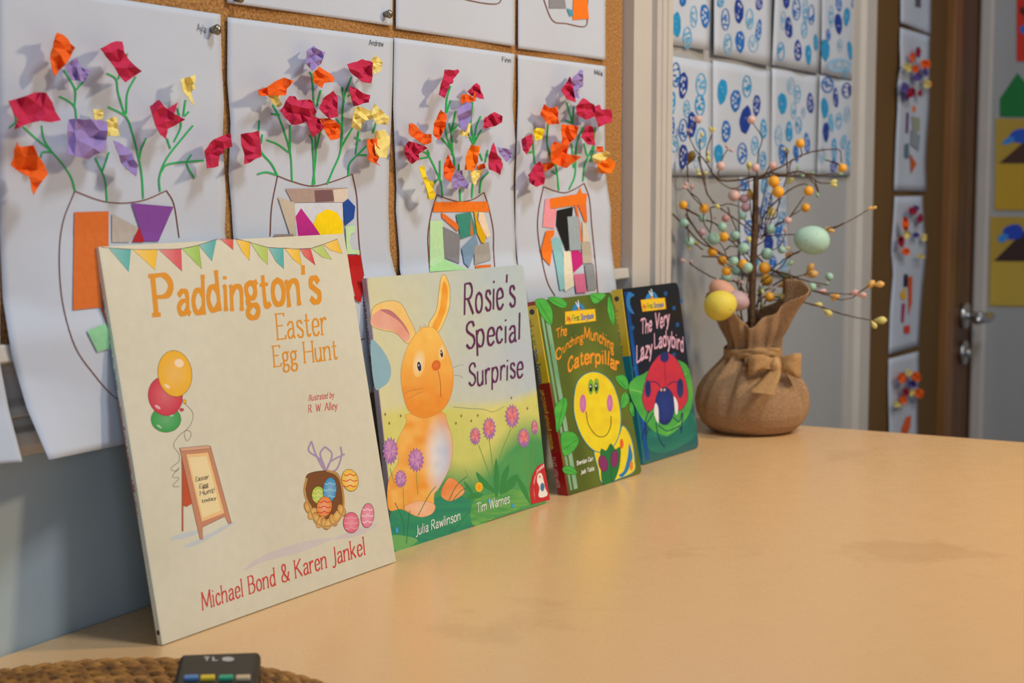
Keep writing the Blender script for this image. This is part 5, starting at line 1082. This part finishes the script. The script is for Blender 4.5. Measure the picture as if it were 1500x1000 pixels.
# buds and little leaves
YB, OB, PB_, GB = mat('bud_yellow', 'D8CF7A', .6, .2, 200), mat('bud_orange', 'E2B060', .6, .2, 200), mat('bud_pink', 'DDB2A8', .6, .2, 200), mat('bud_green', '8FAE8A', .6, .2, 200)
LB_ = mat('bud_brown', '7A5A24', .7, .2, 200)
def bud(x, y, dx, dy, L_, m, w=.30):
    """from (x,y) pixels, pointing along dx,dy"""
    q, d = near(x, y); l = math.hypot(dx, dy); e = (x+dx/l*L_, y+dy/l*L_); a, b = tp(x, y, d), tp(e[0], e[1], d+rt.uniform(-.003, .003)); n = 7
    P = [a+(b-a)*i/n for i in range(n+1)]; R_ = L_*w*TD/F; g2 = Geo(); g2.tube(P, [R_*max(.12, math.sin(math.pi*(i/n)**1.5)**.7) for i in range(n+1)], 8); o = g2.build('bud', m, tree, True); return o
for tr, m, items in (
  (T1, YB, [(545, 365, -.1, -1, 7), (578, 362, .1, -1, 6), (875, 590, 1, -.3, 12), (880, 598, 1, .25, 11), (560, 600, 1, -1, 14), (286, 500, 0, -1, 14), (430, 850, .4, -1, 18), (30, 740, 1, .9, 11)]),
  (T1, OB, [(1150, 785, 1, -.5, 9), (1180, 780, 1, -.4, 9), (840, 920, 1, .1, 9), (870, 940, 1, 0, 9), (285, 710, .1, -1, 14), (300, 720, .4, -1, 12)]),
  (T1, PB_, [(130, 345, -.3, -1, 8), (130, 348, 1, .05, 9), (545, 950, .1, -1, 7)]),
  (T1, GB, [(630, 500, .6, -1, 9), (775, 655, .5, 1, 9), (930, 520, 1, .1, 9), (870, 430, -1, -.6, 7), (650, 540, 1, -.1, 9), (735, 520, 1, -.2, 7)]),
  (T3, OB, [(1120, 580, 1, -1, 17), (1180, 545, 1, -.1, 17), (570, 430, .8, -1, 17), (550, 460, 1, -.2, 21), (780, 640, 1, .1, 16), (790, 660, .9, .6, 9), (740, 30, 1, .3, 12), (510, 560, .9, .8, 13), (380, 300, .4, -1, 10), (300, 560, 1, -.3, 18)]),
  (T3, PB_, [(680, 600, 1, 0, 12), (960, 620, 1, -.1, 15), (1030, 640, 1, -.05, 15), (375, 80, 0, -1, 9), (400, 270, 1, -.6, 9), (105, 800, 0, -1, 12), (215, 590, 1, -.7, 10)]),
  (T3, YB, [(640, 715, 1, .2, 13), (720, 765, 1, .7, 17), (1185, 868, 1, 0, 20), (1165, 870, .6, 1, 14), (290, 625, 1, .45, 20), (370, 210, 1, -.1, 8), (150, 780, .3, -1, 12)]),
  (T3, GB, [(330, 440, 1, .2, 14), (390, 370, 1, -.7, 12), (725, 540, 1, -.3, 9), (165, 620, .1, -1, 10)]),
  (T2, PB_, [(100, 215, -.1, -1, 10), (110, 215, -1, -.3, 9), (125, 230, .2, -1, 11), (95, 630, -1, -.5, 9), (130, 640, -.5, -1, 7), (390, 750, .1, -1, 7), (420, 760, -.6, -1, 8), (440, 830, 0, -1, 6), (250, 735, 1, -.2, 9), (255, 390, .3, -1, 6), (487, 905, 0, -1, 7)]),
  (T2, YB, [(255, 300, 1, .9, 10), (452, 120, 0, -1, 15), (448, 280, .2, -1, 16), (450, 530, 0, -1, 12), (100, 540, 1, 1, 7), (140, 520, 1, .1, 8), (185, 135, -1, -.1, 8), (190, 135, 1, -.4, 8), (228, 75, -.3, -1, 12), (215, 40, .1, -1, 10), (530, 820, -.2, -1, 10), (165, 130, -.2, -1, 7)]),
  (T2, GB, [(25, 365, -1, -1, 8), (505, 810, .2, -1, 10), (200, 520, .1, -1, 7), (380, 690, .1, -1, 10)]),
  (T5, YB, [(205, 125, -.2, -1, 9), (208, 128, .5, -1, 9), (165, 150, 0, -1, 9)]), (T5, PB_, [(110, 122, -.5, -1, 5), (112, 125, .6, -1, 4)]), (T5, LB_, [(108, 260, .4, -1, 22)])):
    for (x, y, dx, dy, L_) in items: X, Y = tr(x, y); bud(X, Y, dx, dy, L_, m)
# speckled eggs wired to the twigs
def speckled(name, c1, c2, sc=55, th=.16):
    m = mat(name, c1, .6, .35, 60, .2, 150, col2=c2); nt = m.node_tree; N = nt.nodes; L = nt.links; b = N['Principled BSDF']
    src = b.inputs['Base Color'].links[0].from_socket; tc = N.new('ShaderNodeTexCoord'); v = N.new('ShaderNodeTexVoronoi'); v.inputs['Scale'].default_value = sc*4; L.new(tc.outputs['Object'], v.inputs[0])
    n = N.new('ShaderNodeTexNoise'); n.inputs['Scale'].default_value = sc*2.2; L.new(tc.outputs['Object'], n.inputs[0])
    s = N.new('ShaderNodeMath'); s.operation = 'LESS_THAN'; s.inputs[1].default_value = th; L.new(v.outputs['Distance'], s.inputs[0])
    s2 = N.new('ShaderNodeMath'); s2.operation = 'GREATER_THAN'; s2.inputs[1].default_value = .52; L.new(n.outputs[0], s2.inputs[0]); s3 = N.new('ShaderNodeMath'); s3.operation = 'MULTIPLY'; L.new(s.outputs[0], s3.inputs[0]); L.new(s2.outputs[0], s3.inputs[1])
    x = N.new('ShaderNodeMix'); x.data_type = 'RGBA'; x.inputs[7].default_value = (*hx('5A4A2A'), 1); L.new(src, x.inputs[6]); L.new(s3.outputs[0], x.inputs[0]); L.new(x.outputs[2], b.inputs['Base Color']); return m
def tegg(px, py, rx, ry, m, dz, ang, lb):
    c = tp(px, py, dz); ax = RGT*math.cos(ang)+UPV*math.sin(ang); g2 = Geo(); k = (TD+dz)/F; g2.ball(c, ry*k, ry*k, rx*k, 28, 20, axis=ax, egg=.09); o = g2.build('egg', m, tree, True); o['label'] = lb; return o
tegg(1189, 351.5, 26.5, 21, speckled('egg_mint', 'A6CDBC', 'B8D4BE'), -.02, 3.0, 'large speckled mint green egg')
tegg(1055.5, 447, 24.5, 22, speckled('egg_yellow', 'E2CC48', 'D6D060'), -.055, .3, 'speckled yellow egg'); tegg(1058, 428, 22, 17, speckled('egg_peach', 'D0987C', 'DCB0A0', th=.1), -.03, 2.4, 'peach coloured egg behind the yellow one'); tegg(1078, 440, 15, 20, speckled('egg_lilac', 'B89AA0', 'C8A8A8', th=.1), -.035, 1.4, 'dull lilac egg')
g2 = Geo(); g2.tube([tp(1075, 450, -.045), tp(1085, 466, -.035), tp(1092, 478, -.02)], .0008, 6); g2.build('egg_wire', m_chrome, tree, True)

# ================================================================== WOVEN MAT AND REMOTE IN THE FOREGROUND
m_grass = mat('seagrass', '96682C', .85, .8, 90, .8, 200, col2='4A2E14')
m_grass_l = mat('seagrass_light', 'A8783A', .85, .7, 90, .8, 200, col2='6A4420')
pts = [on_z(px, py, TZ+.010)[:2] for px, py in ((0, 974), (100, 960), (200, 958), (330, 962), (400, 971), (490, 1000))]
A_ = np.array([[2*p[0], 2*p[1], 1] for p in pts]); bb_ = np.array([p[0]**2+p[1]**2 for p in pts]); sol = np.linalg.lstsq(A_, bb_, rcond=None)[0]
MR = math.sqrt(sol[2]+sol[0]**2+sol[1]**2); MC = np.array([sol[0], sol[1], TZ])
print('MAT', MC, MR)
MRW = min(MR, .19)
far = np.array(on_z(235, 957, TZ+.01)); dirc = np.array([MC[0]-far[0], MC[1]-far[1], 0]); dirc /= np.linalg.norm(dirc); MC = np.array([far[0], far[1], TZ])+dirc*MRW
mt = thing('woven_mat', MC, 'round brown woven seagrass mat in the front left corner of the table', 'placemat')
ring = MRW-.006; k = 0
while ring > .01:
    n = max(10, int(2*math.pi*ring/.011)); gg = Geo()
    for i in range(n):
        for s_ in (-1, 1):
            th = 2*math.pi*(i+(.5 if s_ > 0 else 0))/n; r = ring+s_*.0028; c = MC+(r*math.cos(th), r*math.sin(th), .0056); tg = np.array([-math.sin(th), math.cos(th), 0])+np.array([math.cos(th), math.sin(th), 0])*(-s_*.55)
            gg.ball(c, .0034, .0042, .0085, 6, 5, axis=tg)
    o = gg.build('braided_ring', m_grass if k % 3 else m_grass_l, mt, True); o['kind'] = 'stuff'; ring -= .0115; k += 1
# remote control lying on the mat
zt = TZ+.0096+.018
e0, e1 = on_z(264, 957, zt), on_z(382, 953, zt); ux = e1-e0; wd = np.linalg.norm(ux); ux /= wd
s0_, s1_ = on_z(256, 1000, zt), on_z(386, 1000, zt); uy = np.cross([0, 0, 1.], ux); uy = uy if uy@(s0_-e0) > 0 else -uy
rc = thing('remote_control', e0+ux*wd/2+uy*.085-(0, 0, .018), 'black remote control with coloured buttons lying on the woven mat', 'remote control')
m_rem = mat('dark_plastic', '0D1013', .45, .2, 60, spec=.3)
P = lambda u, v, h: e0+ux*u*wd+uy*v+np.array([0, 0, h])
vs = [P(u, v, h) for h in (-.018, -.003, 0) for (u, v) in (((0, 0), (1, 0), (1, .17), (0, .17)) if h < 0 else ((.03, .0015), (.97, .0015), (.97, .1685), (.03, .1685)))]
fs = [(3, 2, 1, 0)]+[(4*k+i, 4*k+(i+1) % 4, 4*k+4+(i+1) % 4, 4*k+4+i) for k in (0, 1) for i in range(4)]+[(8, 9, 10, 11)]
o = mesh('casing', vs, fs, m_rem, rc); bevel(o, .0018, 3)
def on_rem(px, py): q = on_z(px, py, zt); return (q-e0)@ux/wd, (q-e0)@uy
for i, (px, ch, lb) in enumerate(((283, '5A86B8', 'blue'), (325, 'E0C020', 'yellow'), (355 if False else 331+0, '', ''), )): pass
for px, ch, lb in ((280, '4E7EB4', 'blue button'), (304, 'DCC024', 'yellow button'), (331, '1FA078', 'green button'), (356, 'C8B48C', 'cream button')):
    u, v = on_rem(px, 994); hw = .085
    vs = [P(u+a*hw, v+b*.0028, h) for h in (-.001, .0016) for a, b in ((-1, -1), (1, -1), (1, 1), (-1, 1))]
    o = mesh('button', vs, [(3, 2, 1, 0), (4, 5, 6, 7), (0, 1, 5, 4), (1, 2, 6, 5), (2, 3, 7, 6), (3, 0, 4, 7)], mat('button_'+lb[:5].strip(), ch, .5), rc); bevel(o, .0005); o['label'] = lb
for row in range(1, 8):
    for k in range(4):
        u, v = .2+k*.2, on_rem(300, 994)[1]+.004+row*.0155
        vs = [P(u+a*.06, v+b*.0034, h) for h in (-.001, .0014) for a, b in ((-1, -1), (1, -1), (1, 1), (-1, 1))]
        o = mesh('button', vs, [(3, 2, 1, 0), (4, 5, 6, 7), (0, 1, 5, 4), (1, 2, 6, 5), (2, 3, 7, 6), (3, 0, 4, 7)], mat('button_grey', '5A5E62', .5), rc)
c = Canvas(lambda x, y, l=0: on_z(x, y, zt+l), .00001, .0002); SV = hx('A8ACB0')
c.text('T L', [(300, 967), (318, 967)], 5, SV, .28); c.ell(334, 965, 9, 3.4, SV); c.build('metallic_lettering', mat('silver_print', attr=True, rough=.3), rc)
